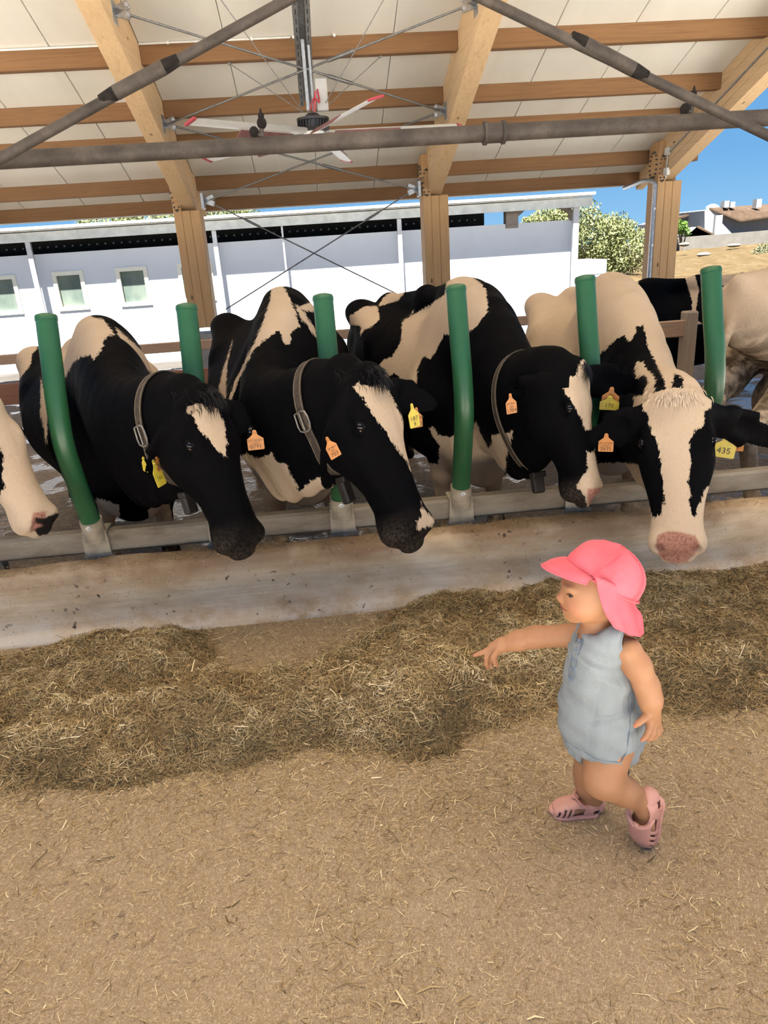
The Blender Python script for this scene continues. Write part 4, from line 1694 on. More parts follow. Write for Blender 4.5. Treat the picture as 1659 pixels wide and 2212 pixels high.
def ear_tag(cow, top, down, normal, w, h, mat_, lines, name='ear_tag', label=None):
    """flag tag: narrow neck at top, broad panel below; lines = [(text, size fraction, height fraction)]"""
    down = unit(down)
    n = unit(np.asarray(normal, float) - down * np.dot(normal, down))
    ux = unit(np.cross(n, down)) * -1.0
    uy = -down
    ux = np.cross(uy, n)
    pol = [(-.12 * w, 0), (-.16 * w, -.2 * h), (-.5 * w, -.42 * h), (-.5 * w, -.96 * h), (-.46 * w, -h), (.46 * w, -h), (.5 * w, -.96 * h),
           (.5 * w, -.42 * h), (.16 * w, -.2 * h), (.12 * w, 0), (.06 * w, .05 * h), (-.06 * w, .05 * h)]
    mb = MB()
    mb.prism(pol[::-1], np.asarray(top) - n * 0.0012, ux, uy, n, 0.0024)
    o = mb.build(name, mat_, cow)
    if label:
        o['label'] = label
    mb = MB()
    mb.lathe(np.asarray(top) - n * 0.004 + uy * (-.08 * h), n, [(0, .005), (.007, .005), (.009, .003)], 10)
    mb.build('stud', mat_, o, smooth=40)
    for (txt, sz, hy) in lines:
        text_mesh(txt, sz * h, M_INK, o, np.asarray(top) + n * 0.0013 + uy * (-hy * h), ux, uy)
    return o


def make_cow(name, label, wither, hip, poll, muzzle, normal, neck_mid, ears, white_base=False, body_ops=(), head_ops=(), pink=(), dark=(),
             group='dairy cows at the feed barrier', res=0.0085, legs=True, hw=1.0, floor=ALLEY_Z, dirt=None, cow_head=True, udder=False,
             bell=None, collar=None, tuft=None, neck_r=1.0, eye_open=True, clip=None, front_dx=0.0, head_w=1.0, horn=False):
    W_, H_ = np.asarray(wither, float), np.asarray(hip, float)
    back = H_ - W_
    bl = math.hypot(back[0], back[1])
    bx = np.array([back[0], back[1], 0]) / bl                 # horizontal, tailwards
    by = np.array([-bx[1], bx[0], 0])                          # sideways
    Z = np.array([0, 0, 1.0])
    slope = back[2] / bl

    def B(u, l, dz):                                           # point relative to the top line
        return W_ + bx * (u * bl) + by * l + Z * (u * bl * slope + dz)

    def zt(u, dz):
        return u * bl * slope + dz
    fl = floor - W_[2]
    ax = np.array([bx, by, Z])
    rows = [(-.30 * bl, .13, -.40, fl + .58, 2.0), (-.22 * bl, .22, -.33, fl + .33, 2.1), (-.06 * bl, .275 * hw, -.23, fl + .31, 1.9),
            (.15 * bl, .325 * hw, zt(.15, -.17), fl + .33, 1.9), (.5 * bl, .40 * hw, zt(.5, -.12), fl + .36, 1.9),
            (.8 * bl, .39 * hw, zt(.8, -.07), fl + .44, 2.2), (1.0 * bl, .335 * hw, zt(1., -.06), fl + .62, 2.2),
            (1.18 * bl, .24, zt(1.18, -.05), fl + .80, 2.2), (1.34 * bl, .15, zt(1.3, -.10), fl + .95, 2.1)]
    body = [Loft(W_, ax, rows, k=0.06)]
    # spine, withers, hooks and pins
    body += [Seg(B(0.02, 0, -.05), B(.45, 0, -.055), .048, .05, k=.10), Seg(B(.45, 0, -.055), B(1.05, 0, -.05), .055, .06, k=.10),
             Seg(B(1.05, 0, -.05), B(1.38, 0, -.09), .06, .05, k=.09)]
    for s in (-1, 1):
        body += [Seg(B(.0, .05 * s, -.07), B(-.06, .25 * s * hw, -.62), (.05, .13), (.085, .14), u=by, k=.10),      # shoulder blade
                 Seg(B(-.06, .24 * s, -.60), B(.02, .22 * s, -.82), (.10, .14), (.085, .11), u=by, k=.08),               # upper arm
                 Ell(B(1.0, .265 * s * hw, -.085), (.10, .075, .06), ax, k=.15),                                      # hook bone
                 Seg(B(1.0, .24 * s * hw, -.09), B(.62, .30 * s * hw, -.30), .05, .05, k=.12),
                 Ell(B(1.34, .12 * s, -.20), (.08, .07, .06), ax, k=.14),                                              # pin bone
                 Seg(B(1.05, .21 * s, -.35), B(1.22, .22 * s, -.72), (.12, .20), (.09, .13), u=by, k=.10)]             # thigh
        if legs:
            f0, f1, f2 = B(0.0, .17 * s, 0), B(-.02, .165 * s, 0), B(-.01, .165 * s, 0)
            f0[2], f1[2], f2[2] = floor + .62, floor + .36, floor + .10
            f3 = f2 - bx * .04
            f3[2] = floor + .03
            body += [Seg(f0, f1, .11, .066, k=.05), Seg(f1, f2, .060, .040, k=.03), Ell(f1, .066, k=.03), Seg(f2, f3, .045, .055, k=.03)]
            h0, h1, h2 = B(1.24, .2 * s, 0), B(1.42, .19 * s, 0), B(1.36, .19 * s, 0)
            h0[2], h1[2], h2[2] = floor + .72, floor + .50, floor + .10
            h3 = h2 - bx * .05
            h3[2] = floor + .03
            body += [Seg(h0, h1, .10, .06, k=.05), Seg(h1, h2, .055, .04, k=.03), Seg(h2, h3, .045, .055, k=.03)]
    if udder:
        q = B(1.1, 0, 0)
        q[2] = floor + .56
        body += [Ell(q, (.2, .17, .18), ax, k=.06)]
        for s in (-1, 1):
            for d in (-.09, .09):
                tq = q + by * .09 * s + bx * d
                tq[2] = floor + .40
                body += [Seg(tq, tq - Z * .06, .018, .013, k=.02)]
    body += [Seg(B(1.36, 0, -.10), B(1.43, 0, -.45), .032, .022, k=.03), Seg(B(1.43, 0, -.45), B(1.42, 0, -.75), .022, .018, k=.02),
             Seg(B(1.42, 0, -.75), B(1.42, 0, -.95), .04, .02, k=.02)]
    head, ear_p = [], []
    if cow_head:
        P_, M_ = np.asarray(poll, float), np.asarray(muzzle, float)
        L = np.linalg.norm(M_ - P_)
        hx = unit(M_ - P_)
        hz = unit(np.asarray(normal, float) - hx * np.dot(normal, hx))
        hy = np.cross(hz, hx)
        hax = np.array([hx, hy, hz])
        wf = head_w

        def Hd(t, y, z):
            return P_ + (hx * t + hy * y * wf + hz * z) * L
        head = [Loft(P_, hax, [(r[0] * L, r[1] * L * wf, r[2] * L, r[3] * L, r[4]) for r in HEADROWS], k=.04)]
        for s in (-1, 1):
            head += [Ell(Hd(.29, .155 * s, -.055), np.array([.085, .045, .05]) * L, hax, k=.03),                 # brow
                     Ell(Hd(.36, .135 * s, -.24), np.array([.15, .065, .13]) * L, hax, k=.05),                   # cheek
                     Seg(Hd(.42, .15 * s, -.15), Hd(.80, .09 * s, -.11), .035 * L, .03 * L, k=.04),              # cheek bone
                     Ell(Hd(.93, .105 * s, -.085), np.array([.055, .045, .055]) * L, hax, k=.03)]                # nostril wing
        head += [Ell(Hd(.03, 0, .005), np.array([.07, .10, .05]) * L, hax, k=.05),                               # poll
                 Ell(Hd(.90, 0, -.255), np.array([.09, .085, .05]) * L, hax, k=.03)]                             # chin
        for s in (-1, 1):
            head += [Ell(Hd(.975, .098 * s, -.062), np.array([.040, .028, .030]) * L, hax, k=.010, sub=True)]
            head += [Ell(Hd(.30, .205 * s, -.105), np.array([.05, .03, .036]) * L, hax, k=.02, sub=True)]
            head += [Seg(Hd(.80, .16 * s, -.225), Hd(1.0, .06 * s, -.215), .010 * L, .010 * L, k=.014, sub=True)]   # mouth
        # ears
        for s, e in zip((-1, 1), ears):
            if e is None:
                continue
            e0 = Hd(.10, .14 * s, -.10)
            tip = np.asarray(e, float)
            mid = e0 * .5 + tip * .5 + Z * .012
            d = unit(tip - e0)
            u_ = unit(np.cross(d, hz + 0.3 * hx))
            el = np.linalg.norm(tip - e0)
            bc_ = e0 + d * el * .60
            ear_p += [Seg(e0 - d * .02, e0 + d * el * .30, .036, (.040, .020), u=u_, k=.04),
                      Ell(bc_, (el * .42, .056, .014), np.array([d, u_, np.cross(d, u_)]), k=.03),
                      Seg(e0 + d * el * .25, e0 + d * el * .55, (.036, .016), (.05, .012), u=u_, k=.03),
                      Ell(bc_ + hz * .016, (el * .30, .036, .010), np.array([d, u_, np.cross(d, u_)]), k=.012, sub=True)]
        # neck along a curve from the shoulders to the back of the skull
        n0 = B(.08, 0, -.44)
        n1 = B(-.16, 0, -.36)
        n3 = Hd(.10, 0, -.20)
        pts = catmull([n0, n1, np.asarray(neck_mid, float), n3], 5)
        m_ = len(pts) - 1
        side = unit(np.cross(pts[-1] - pts[0], Z))
        neck = []
        for i in range(m_):
            def rr(q):
                q = q / m_
                return (np.interp(q, [0, .35, .7, 1], [.20, .18, .14, .115]) * neck_r, np.interp(q, [0, .35, .7, 1], [.32, .305, .225, .165]) * neck_r)
            dd = unit(pts[i + 1] - pts[i])
            sd_ = unit(np.cross(dd, Z)) if i < m_ * 0.55 else unit(np.cross(dd, Z) + (hy if np.dot(hy, np.cross(dd, Z)) > 0 else -hy) * 0.6)
            neck.append(Seg(pts[i], pts[i + 1], rr(i), rr(i + 1), u=sd_, k=.06))
        lowpts = catmull([B(-.20, 0, -.72), np.asarray(neck_mid) - Z * .22, Hd(.34, 0, -.36)], 4)
        dewlap = [Seg(a, b, (.035, .07), (.035, .07), u=side, k=.10) for a, b in zip(lowpts[:-1], lowpts[1:])]
        prims = body + neck + dewlap + [p for p in head if not p.sub] + [p for p in ear_p if not p.sub] + [p for p in head + ear_p if p.sub]
    else:
        prims = body
    V, F = sdf_mesh(prims, res, clip=clip)
    base = W_ * 0.5 + H_ * 0.5
    base[2] = floor
    cow = empty(name, base, label, 'cow', group)
    body_o = mesh_np('body', V, F, M_HIDE, cow, smooth=180)
    # coat pattern: patches laid through the coat, in metres from the patch edge
    uv = pix(V)
    dep = ((V - CAM) @ AX.T)[:, 2] / FPX
    Vf = V.astype(np.float32)
    if cow_head:
        dh = blend([p for p in head if not p.sub], Vf)
        de = blend([p for p in ear_p if not p.sub], Vf) if ear_p else np.full(len(V), 9.)
        q = (V - P_) @ hax.T / L
        on_head = ((dh < .02) & (q[:, 0] > -.02)) | (de < .015)
    else:
        on_head = np.zeros(len(V), bool)

    def paint(ops, start):
        s = np.full(len(V), start)
        for sign, pg, *ym in ops:
            d = poly_sd(uv, pg) * dep
            if ym:
                d = np.where(V[:, 1] > ym[0], d, -.12)
            s = np.maximum(s, d) if sign == 'w' else np.minimum(s, -d)
        return s
    b0 = 0.12 if white_base else -0.12
    sb = paint(body_ops, b0)
    h0_ = 0.12 if (head_ops and head_ops[0] == 'white') else -0.12
    sh = paint([o for o in head_ops if not isinstance(o, str)], h0_)
    wv = np.where(on_head, sh, sb)
    if cow_head:
        wv = np.where((de < .010) & (np.abs(q[:, 1]) > .19 * head_w), -.12, wv)        # ears are black
    attr(body_o, 'white', np.clip(wv, -.12, .12))
    attr(body_o, 'pink', np.clip(np.where(on_head, paint([('w', p) for p in pink], -.1), -.1), -.1, .1))
    attr(body_o, 'dark', np.clip(np.where(on_head, paint([('w', p) for p in dark], -.1), -.1), -.1, .1))
    dv = np.zeros(len(V))
    if dirt is not None:
        dv = dirt(V)
    else:
        dv = np.clip((floor + .30 - V[:, 2]) / .25, 0, 1) * .8
    attr(body_o, 'dirt', dv)
    du = np.zeros(len(V))
    if cow_head:
        du = np.where(on_head & (wv < 0), np.clip((q[:, 0] - .80) / .14, 0, 1) * np.clip(1.25 - np.abs(q[:, 2] + .17) / .16, 0, 1), 0) * .6
    attr(body_o, 'dust', du)
    info = dict(cow=cow, prims=prims, body=body_o)
    if cow_head:
        info.update(Hd=Hd, hax=hax, L=L, pts=pts)
        for s in (-1, 1):
            p = march(prims, Hd(.30, 0, -.10), hy * s + hz * .25, .26)
            r = .030 * L
            c = p - (hy * s) * r * 0.55
            mb = MB()
            mb.ball(c, r, 16, 11)
            eye = mb.build('eye', M_EYE, cow, smooth=180)
            mb = MB()
            mb.ball(c + hx * r * .62 + hy * s * r * .52, (r * .28, r * .28, r * .28), 10, 7)
            mb.build('eye_corner', M_EYEWHITE, eye, smooth=180)
            mb = MB()
            rim = []
            for k in range(17):
                a = 2 * math.pi * k / 16
                rim.append(c + hy * s * r * .42 + (hx * math.cos(a) * 1.15 + hz * math.sin(a) * .78) * r)
            mb.tube(rim, .0042, 6, False)
            mb.build('eyelid', M_EYELID, eye, smooth=180)
        if horn:
            mb = MB()
            for s in (-1,):
                p = march(prims, Hd(.10, 0, -.06), hy * s + hz * .45, .24)
                mb.ball(p, .017, 10, 7)
            mb.build('horn_bud', M_HORNBUD, cow, smooth=180)
    return info


def add_collar(info, frac, bell=True, tilt=0.0, buckle=None, bell_len=.09, bell_out=0.0):
    cow, prims, pts = info['cow'], info['prims'], info['pts']
    i = frac * (len(pts) - 1)
    a = int(i)
    c = pts[a] * (1 - (i - a)) + pts[a + 1] * (i - a)
    d = unit(pts[min(a + 1, len(pts) - 1)] - pts[a])
    d = unit(d + np.array([0, 0, tilt]))
    s = unit(np.cross(d, (0, 0, 1)))
    u = np.cross(s, d)
    N = 56
    th = 2 * math.pi * np.arange(N) / N
    D_ = np.cos(th)[:, None] * u + np.sin(th)[:, None] * s
    ring = march_many(prims, np.tile(c, (N, 1)), D_, .42) - c
    for _ in range(3):
        ring = (ring + np.roll(ring, 1, 0) + np.roll(ring, -1, 0)) / 3
    rn = np.linalg.norm(ring, axis=1)[:, None]
    ring = c + ring * (1 + .006 / rn)
    V, F = [], []
    prof = [(-.022, .0), (-.022, .005), (.022, .005), (.022, .0)]
    for p, r0 in zip(ring, rn):
        o = unit(p - c)
        for (w, h) in prof:
            V.append(p + d * w + o * h)
    for k in range(N):
        k2 = (k + 1) % N
        for j in range(4):
            j2 = (j + 1) % 4
            F.append((k * 4 + j, k * 4 + j2, k2 * 4 + j2, k2 * 4 + j))
    col = mesh_np('collar', V, [f[::-1] for f in F], M_STRAP, cow, smooth=30)
    for w in (-.019, .019):
        mb = MB()
        mb.tube([p + d * w + unit(p - c) * .005 for p in ring] + [ring[0] + d * w + unit(ring[0] - c) * .005], .0018, 5, False)
        mb.build('edging', M_STRAP_EDGE, col, smooth=180)
    for k in range(0, N, 3):
        o = unit(ring[k] - c)
        mb = MB()
        mb.lathe(ring[k] + o * .0046, o, [(0, .0045), (.001, .0045)], 8)
        mb.build('strap_hole', M_HOLE, col)
    if buckle is not None:
        k = int(buckle * N) % N
        o = unit(ring[k] - c)
        tdir = unit(ring[(k + 1) % N] - ring[k - 1])
        mb = MB()
        loop = [ring[k] + o * .010 + tdir * .035 * x + d * .030 * y for x, y in ((-1, -1), (1, -1), (1, 1), (-1, 1), (-1, -1))]
        mb.tube(catmull(loop, 3), .0035, 6, False)
        mb.tube([ring[k] + o * .012 - tdir * .035, ring[k] + o * .013 + tdir * .036], .003, 6)
        mb.build('buckle', M_BUCKLE, col, smooth=50)
    if bell:
        k = int(np.argmin(ring[:, 2]))
        p = ring[k] + np.array([0, -bell_out, -.01])
        mb = MB()
        mb.obox(p + np.array([0, 0, -bell_len * .55]), np.array([s, d, np.cross(s, d)]), (.027, .021, bell_len * .55), .008)
        mb.obox(p + np.array([0, 0, -bell_len * .12]), np.array([s, d, np.cross(s, d)]), (.033, .026, .014), .005)
        mb.build('neck_weight', M_BELL, col, smooth=30)
    return col


def add_tuft(info, mat_, n=260, length=.06, spread=1.0, tmax=.10, name='forelock'):
    """hair tuft over the poll, strands running down the forehead"""
    Hd, hax, L, prims = info['Hd'], info['hax'], info['L'], info['prims']
    rs = np.random.default_rng(3)
    V, F = [], []
    ys = rs.normal(0, .062, n) * spread
    ts = rs.uniform(-.05, tmax, n)
    roots = march_many(prims, [Hd(t_, y_, -.08) for t_, y_ in zip(ts, ys)], np.tile(hax[2], (n, 1)), .22)
    for y, p0 in zip(ys, roots):
        ln = length * rs.uniform(.6, 1.25)
        dr = unit(hax[0] * 1.0 + hax[1] * (y * 2.2 + rs.normal(0, .25)) + hax[2] * rs.uniform(.05, .45))
        p1 = p0 + dr * ln * .5 + hax[2] * .006
        p2 = p0 + dr * ln - hax[2] * .006 + hax[0] * ln * .15
        w = unit(np.cross(dr, hax[2])) * rs.uniform(.0016, .003)
        b = len(V)
        V += [p0 - w - hax[2] * .004, p0 + w - hax[2] * .004, p1 - w * .8, p1 + w * .8, p2]
        F += [(b, b + 1, b + 3, b + 2), (b + 2, b + 3, b + 4)]
    return tag(mesh_np(name, V, F, mat_, info['cow'], smooth=180), kind='stuff')

NRM = np.array
# ---- cow 1, between the first two dividers
c1 = make_cow('cow', 'black cow with a white wedge on its forehead, eating beside the leftmost green divider',
              at(205, 688, 4.0), at(165, 738, 5.1), at(437, 846, 2.77), at(556, 1176, 2.59), (.68, -.52, .45),
              at(285, 935, 3.22), (at(322, 1025, 2.83), at(545, 925, 2.88)),
              body_ops=[('w', [(181, 680), (224, 690), (250, 725), (231, 725), (217, 758), (203, 779), (195, 768), (174, 772), (156, 787), (141, 816), (128, 825), (118, 750), (160, 700)]),
                        ('w', [(88, 815), (103, 877), (101, 960), (87, 895)]),
                        ('w', [(250, 708), (275, 728), (325, 775), (372, 840), (350, 832), (300, 779), (278, 765), (260, 736)], 3.62),
                        ('w', [(15, 768), (40, 730), (78, 728), (80, 754), (69, 765), (67, 787), (34, 830), (20, 800)]),
                        ('w', [(206, 1076), (220, 1078), (235, 1083), (257, 1090), (259, 1145), (262, 1200), (214, 1200), (214, 1112)]),
                        ('w', [(347, 1069), (365, 1083), (376, 1130), (370, 1170), (335, 1160), (318, 1105)], 3.4)],
              head_ops=[('w', [(412, 877), (434, 873), (450, 879), (457, 870), (477, 895), (488, 928), (490, 993), (477, 982), (452, 949), (427, 924), (414, 895)])],
              horn=True, hw=1.13)
add_collar(c1, .92, True, -.1, .28)
add_tuft(c1, M_HAIR_BLACK, 220, .05)

# ---- cow 2
c2 = make_cow('cow', 'black collared cow with a long white blaze, head lowered to the curb',
              at(608, 626, 4.0), at(582, 668, 5.15), at(793, 797, 2.74), at(932, 1154, 2.52), (.68, -.52, .45),
              at(596, 925, 3.20), (at(700, 1022, 2.76), at(946, 876, 2.88)),
              body_ops=[('w', [(588, 620), (605, 610), (619, 630), (636, 667), (649, 705), (629, 718), (629, 742), (615, 745), (605, 718), (599, 715), (575, 732), (551, 752), (531, 789), (507, 843), (491, 897), (489, 880), (504, 829), (528, 782), (551, 735), (568, 694), (582, 651)]),
                        ('w', [(502, 735), (491, 789), (487, 880), (474, 870), (470, 853), (480, 802), (494, 762)]),
                        ('w', [(636, 655), (656, 672), (680, 711), (690, 745), (663, 704), (646, 681)]),
                        ('w', [(485, 668), (518, 655), (545, 668), (507, 680)]),
                        ('w', [(646, 664), (673, 650), (690, 655), (685, 676), (656, 671)]),
                        ('w', [(509, 998), (531, 978), (558, 992), (585, 978), (599, 998), (619, 1002), (629, 1025), (646, 1061), (670, 1039), (690, 1030), (717, 1042), (740, 1105), (740, 1300), (510, 1300), (505, 1060)])],
              head_ops=[('w', [(761, 836), (774, 826), (798, 833), (812, 835), (821, 813), (838, 843), (855, 873), (872, 911), (874, 938), (879, 968), (887, 1005), (889, 1022), (879, 995), (859, 971), (838, 938), (811, 904), (794, 877), (778, 853)]),
                        ('w', [(908, 1083), (916, 1100), (936, 1120), (948, 1140), (926, 1137), (902, 1147), (899, 1127), (911, 1116)])], hw=1.22)
add_collar(c2, .92, True, -.1, .28, .11)
add_tuft(c2, M_HAIR_BLACK, 260, .055)

# ---- cow 3
c3 = make_cow('cow', 'black and cream spotted cow with white forehead and cream muzzle, left of the pale-faced cow',
              at(1000, 604, 4.05), at(848, 640, 5.25), at(1246, 785, 2.88), at(1303, 1072, 2.74), (.72, -.52, .42),
              at(1118, 885, 3.26), (at(1078, 850, 2.94), at(1385, 832, 3.02)),
              body_ops=[('w', [(755, 683), (787, 661), (816, 661), (820, 690), (805, 705), (787, 712), (778, 726), (780, 705), (755, 701)]),
                        ('w', [(827, 643), (848, 628), (879, 625), (859, 650), (816, 663)]),
                        ('w', [(964, 608), (986, 595), (1020, 598), (1050, 622), (1054, 654), (1053, 674), (1033, 701), (1015, 716), (1006, 730), (961, 723), (943, 755), (928, 777), (914, 770), (903, 791), (899, 835), (896, 846), (877, 855), (865, 842), (861, 813), (852, 806), (841, 813), (836, 824), (830, 799), (818, 791), (827, 777), (848, 770), (867, 734), (868, 694), (885, 683), (896, 665), (887, 683), (935, 654), (961, 636)]),
                        ('w', [(926, 925), (937, 922), (946, 940), (971, 943), (1011, 922), (1029, 911), (1040, 940), (1055, 969), (1062, 958), (1062, 940), (1091, 936), (1110, 929), (1095, 987), (1080, 1200), (1007, 1200), (920, 1200), (918, 1020), (928, 1000), (946, 1003), (950, 960), (935, 945)])],
              head_ops=[('w', [(1214, 828), (1232, 813), (1246, 810), (1252, 786), (1262, 765), (1280, 775), (1286, 828), (1296, 860), (1300, 893), (1290, 928), (1264, 929), (1257, 907), (1239, 878), (1221, 849)]),
                        ('w', [(1268, 976), (1300, 972), (1325, 1041), (1325, 1063), (1325, 1110), (1275, 1110), (1261, 1074), (1245, 1048), (1261, 1027), (1270, 1012)])],
              pink=[[(1268, 1056), (1330, 1048), (1330, 1110), (1272, 1110)]])
add_collar(c3, .77, True, -.1, .9)
add_tuft(c3, M_HAIR_BLACK, 160, .045, .8)

# ---- cow 4, facing the camera
c4 = make_cow('cow', 'pale-faced cow looking at the camera with black cheeks and a pink nose',
              at(1322, 594, 4.05), at(1240, 628, 5.25), at(1462, 850, 2.62), at(1464, 1194, 2.36), (-.40, -.78, .50),
              at(1405, 900, 3.15), (at(1262, 958, 2.80), at(1690, 958, 2.80)), white_base=True, head_w=1.10,
              body_ops=[('b', [(1284, 796), (1295, 769), (1316, 745), (1332, 732), (1349, 725), (1359, 739), (1370, 728), (1376, 705), (1390, 703), (1400, 749), (1413, 776), (1437, 829), (1445, 900), (1410, 1010), (1360, 1000), (1290, 1000), (1270, 830)]),
                        ('w', [(1373, 782), (1391, 781), (1393, 792), (1417, 818), (1413, 850), (1396, 863), (1380, 888), (1366, 890), (1370, 857), (1390, 853), (1400, 826), (1393, 811), (1383, 813), (1370, 823)]),
                        ('b', [(1457, 809), (1475, 815), (1475, 840), (1450, 840)])],
              head_ops=['white',
                        ('b', [(1383, 885), (1395, 891), (1402, 908), (1404, 930), (1417, 947), (1421, 964), (1426, 984), (1428, 1016), (1434, 1045), (1434, 1081), (1428, 1109), (1415, 1122), (1404, 1103), (1391, 1071), (1384, 1027), (1340, 1000), (1240, 1000), (1240, 900)]),
                        ('b', [(1521, 887), (1523, 917), (1516, 923), (1501, 928), (1495, 943), (1490, 964), (1493, 995), (1488, 1027), (1489, 1081), (1493, 1112), (1501, 1118), (1510, 1092), (1525, 1053), (1580, 1020), (1760, 1020), (1760, 880), (1534, 880)])],
              pink=[[(1420, 1155), (1441, 1147), (1473, 1149), (1501, 1157), (1512, 1172), (1507, 1190), (1484, 1215), (1451, 1217), (1426, 1205), (1415, 1179)]])
add_tuft(c4, M_HAIR_CREAM, 260, .034, .9, .07)

# ---- head at the left edge
c0 = make_cow('cow', 'cream-headed cow with a dark wet nose at the left edge of the picture',
              at(-330, 700, 4.0), at(-420, 735, 5.1), at(-40, 862, 2.88), at(112, 1130, 2.80), (.80, -.42, .5),
              at(-160, 930, 3.22), (at(-150, 1000, 3.0), None), white_base=False,
              res=.011, body_ops=[('w', [(-400, 660), (-300, 660), (-260, 800), (-380, 820)])],
              head_ops=['white', ('b', [(-60, 930), (-2, 965), (8, 991), (4, 1029), (11, 1055), (0, 1070), (-70, 1070)])],
              pink=[[(70, 1108), (100, 1104), (100, 1150), (66, 1148)]],
              dark=[[(74, 1118), (95, 1120), (122, 1108), (140, 1110), (140, 1150), (82, 1158), (74, 1143), (85, 1139), (95, 1135), (76, 1129)]])

# ---- cow at the right edge, seen from behind
c5 = make_cow('cow', 'cream cow with dirty thighs and udder behind the rightmost green divider',
              at(2070, 556, 5.6), at(1768, 568, 4.45), None, None, None, None, (None, None), white_base=True, cow_head=False, udder=True, hw=1.0,
              res=.011, dirt=lambda V: np.clip((1.12 - V[:, 2]) / .35, 0, 1) * np.clip((V[:, 2] + .2), .3, 1))

# ---- cow further back, standing sideways
c6 = make_cow('cow', 'black cow with a white stripe, its back showing behind the wooden fence at right',
              at(1400, 604, 6.8), at(1640, 590, 6.85), None, None, None, None, (None, None), cow_head=False, res=.013,
              group='cows further back', body_ops=[('w', [(1478, 590), (1500, 590), (1510, 625), (1500, 690), (1520, 700), (1492, 700), (1495, 650), (1484, 615)]),
                                                   ('w', [(1553, 570), (1600, 570), (1600, 640), (1553, 610)]), ('w', [(1330, 560), (1385, 560), (1378, 620), (1400, 700), (1330, 700)])])

# ---------------------------------------------------------------- ear tags
def tag_at(info, px, py, Y, w, h, mat_, lines, lean=(0, 0, 0), turn=(0, 0, 0), label=None):
    top = at(px, py, Y)
    n_ = unit(CAM - top) + np.asarray(turn, float)
    return ear_tag(info['cow'], top, np.array([0, 0, -1.0]) + np.asarray(lean, float), n_, w, h, mat_, lines, label=label)


NUM = lambda n: [('ES07 04 4051', .15, .50), ('||||||||||', .13, .63), (n, .30, .83)]
tag_at(c1, 549, 931, 2.830, .066, .078, M_TAG_O, NUM('0791'), label='orange ear tag printed 0791')
tag_at(c1, 336, 985, 2.790, .045, .06, M_TAG_O, NUM('0791'), (.25, 0, 0), (1.2, 0, 0))
tag_at(c1, 331, 996, 2.770, .05, .105, M_TAG_Y, [('191', .2, .7)], (.18, 0, 0), (2.2, -.5, 0), label='long yellow ear tag seen edge-on')
tag_at(c1, 309, 988, 2.830, .045, .06, M_TAG_Y, [], (0, 0, 0), (-1.6, 0, 0))
tag_at(c2, 706, 946, 2.560, .046, .082, M_TAG_O, [('04 4051', .14, .5), ('||||||', .13, .63), ('703', .26, .83)], (.38, 0, 0), (.35, 0, 0), label='narrow orange ear tag turned sideways')
tag_at(c2, 899, 882, 2.830, .052, .080, M_TAG_O, NUM('1703'), (0, 0, 0), (.5, 0, 0))
tag_at(c2, 889, 874, 2.800, .050, .094, M_TAG_Y, [('187', .26, .62), ('8', .22, .86)], (.12, 0, 0), (.6, 0, 0), label='yellow hand-written ear tag')
tag_at(c3, 1102, 852, 2.88, .046, .082, M_TAG_O, [('04 4051', .14, .48), ('||||||', .13, .63), ('1704', .27, .84)], (.1, 0, 0), (.3, 0, 0), label='faded orange ear tag printed 1704')
tag_at(c3, 1322, 838, 2.95, .072, .085, M_TAG_O, [('||||||||', .15, .5), ('1704', .3, .78)], (-.1, 0, 0), (.0, 0, 0))
tag_at(c3, 1318, 856, 2.93, .080, .060, M_TAG_Y, [('170', .42, .68)], (-.05, 0, 0), (0, 0, 0), label='yellow hand-written ear tag under the orange one')
tag_at(c4, 1310, 938, 2.74, .060, .074, M_TAG_O, NUM('2635'), label='orange ear tag printed 2635')
tag_at(c4, 1593, 939, 2.745, .058, .070, M_TAG_O, [('04 4051', .16, .5), ('35', .32, .8)], (0, 0, 0), (-.1, 0, 0))
tag_at(c4, 1570, 944, 2.725, .088, .088, M_TAG_Y, [('435', .42, .68)], (-.12, 0, 0), (.1, 0, 0), label='yellow ear tag with 435 written by hand')


# ---------------------------------------------------------------- feed: chopped hay on the floor
def vnoise(x, y, seed=0):
    r = np.random.default_rng(seed).random((64, 64))
    xi, yi = np.floor(x).astype(int), np.floor(y).astype(int)
    fx, fy = x - xi, y - yi
    fx, fy = fx * fx * (3 - 2 * fx), fy * fy * (3 - 2 * fy)
    g = lambda a, b: r[a % 64, b % 64]
    return (g(xi, yi) * (1 - fx) + g(xi + 1, yi) * fx) * (1 - fy) + (g(xi, yi + 1) * (1 - fx) + g(xi + 1, yi + 1) * fx) * fy


def fbm(x, y, seed=0, o=4):
    s, a, n = 0, 1, 0
    for i in range(o):
        s = s + a * vnoise(x * 2 ** i + 7.3 * i, y * 2 ** i + 3.1 * i, seed + i)
        n += a
        a *= .55
    return s / n


def floor_xy(lst, z=0.0):
    return [tuple(atz(x, y, z)[:2]) for x, y in lst]


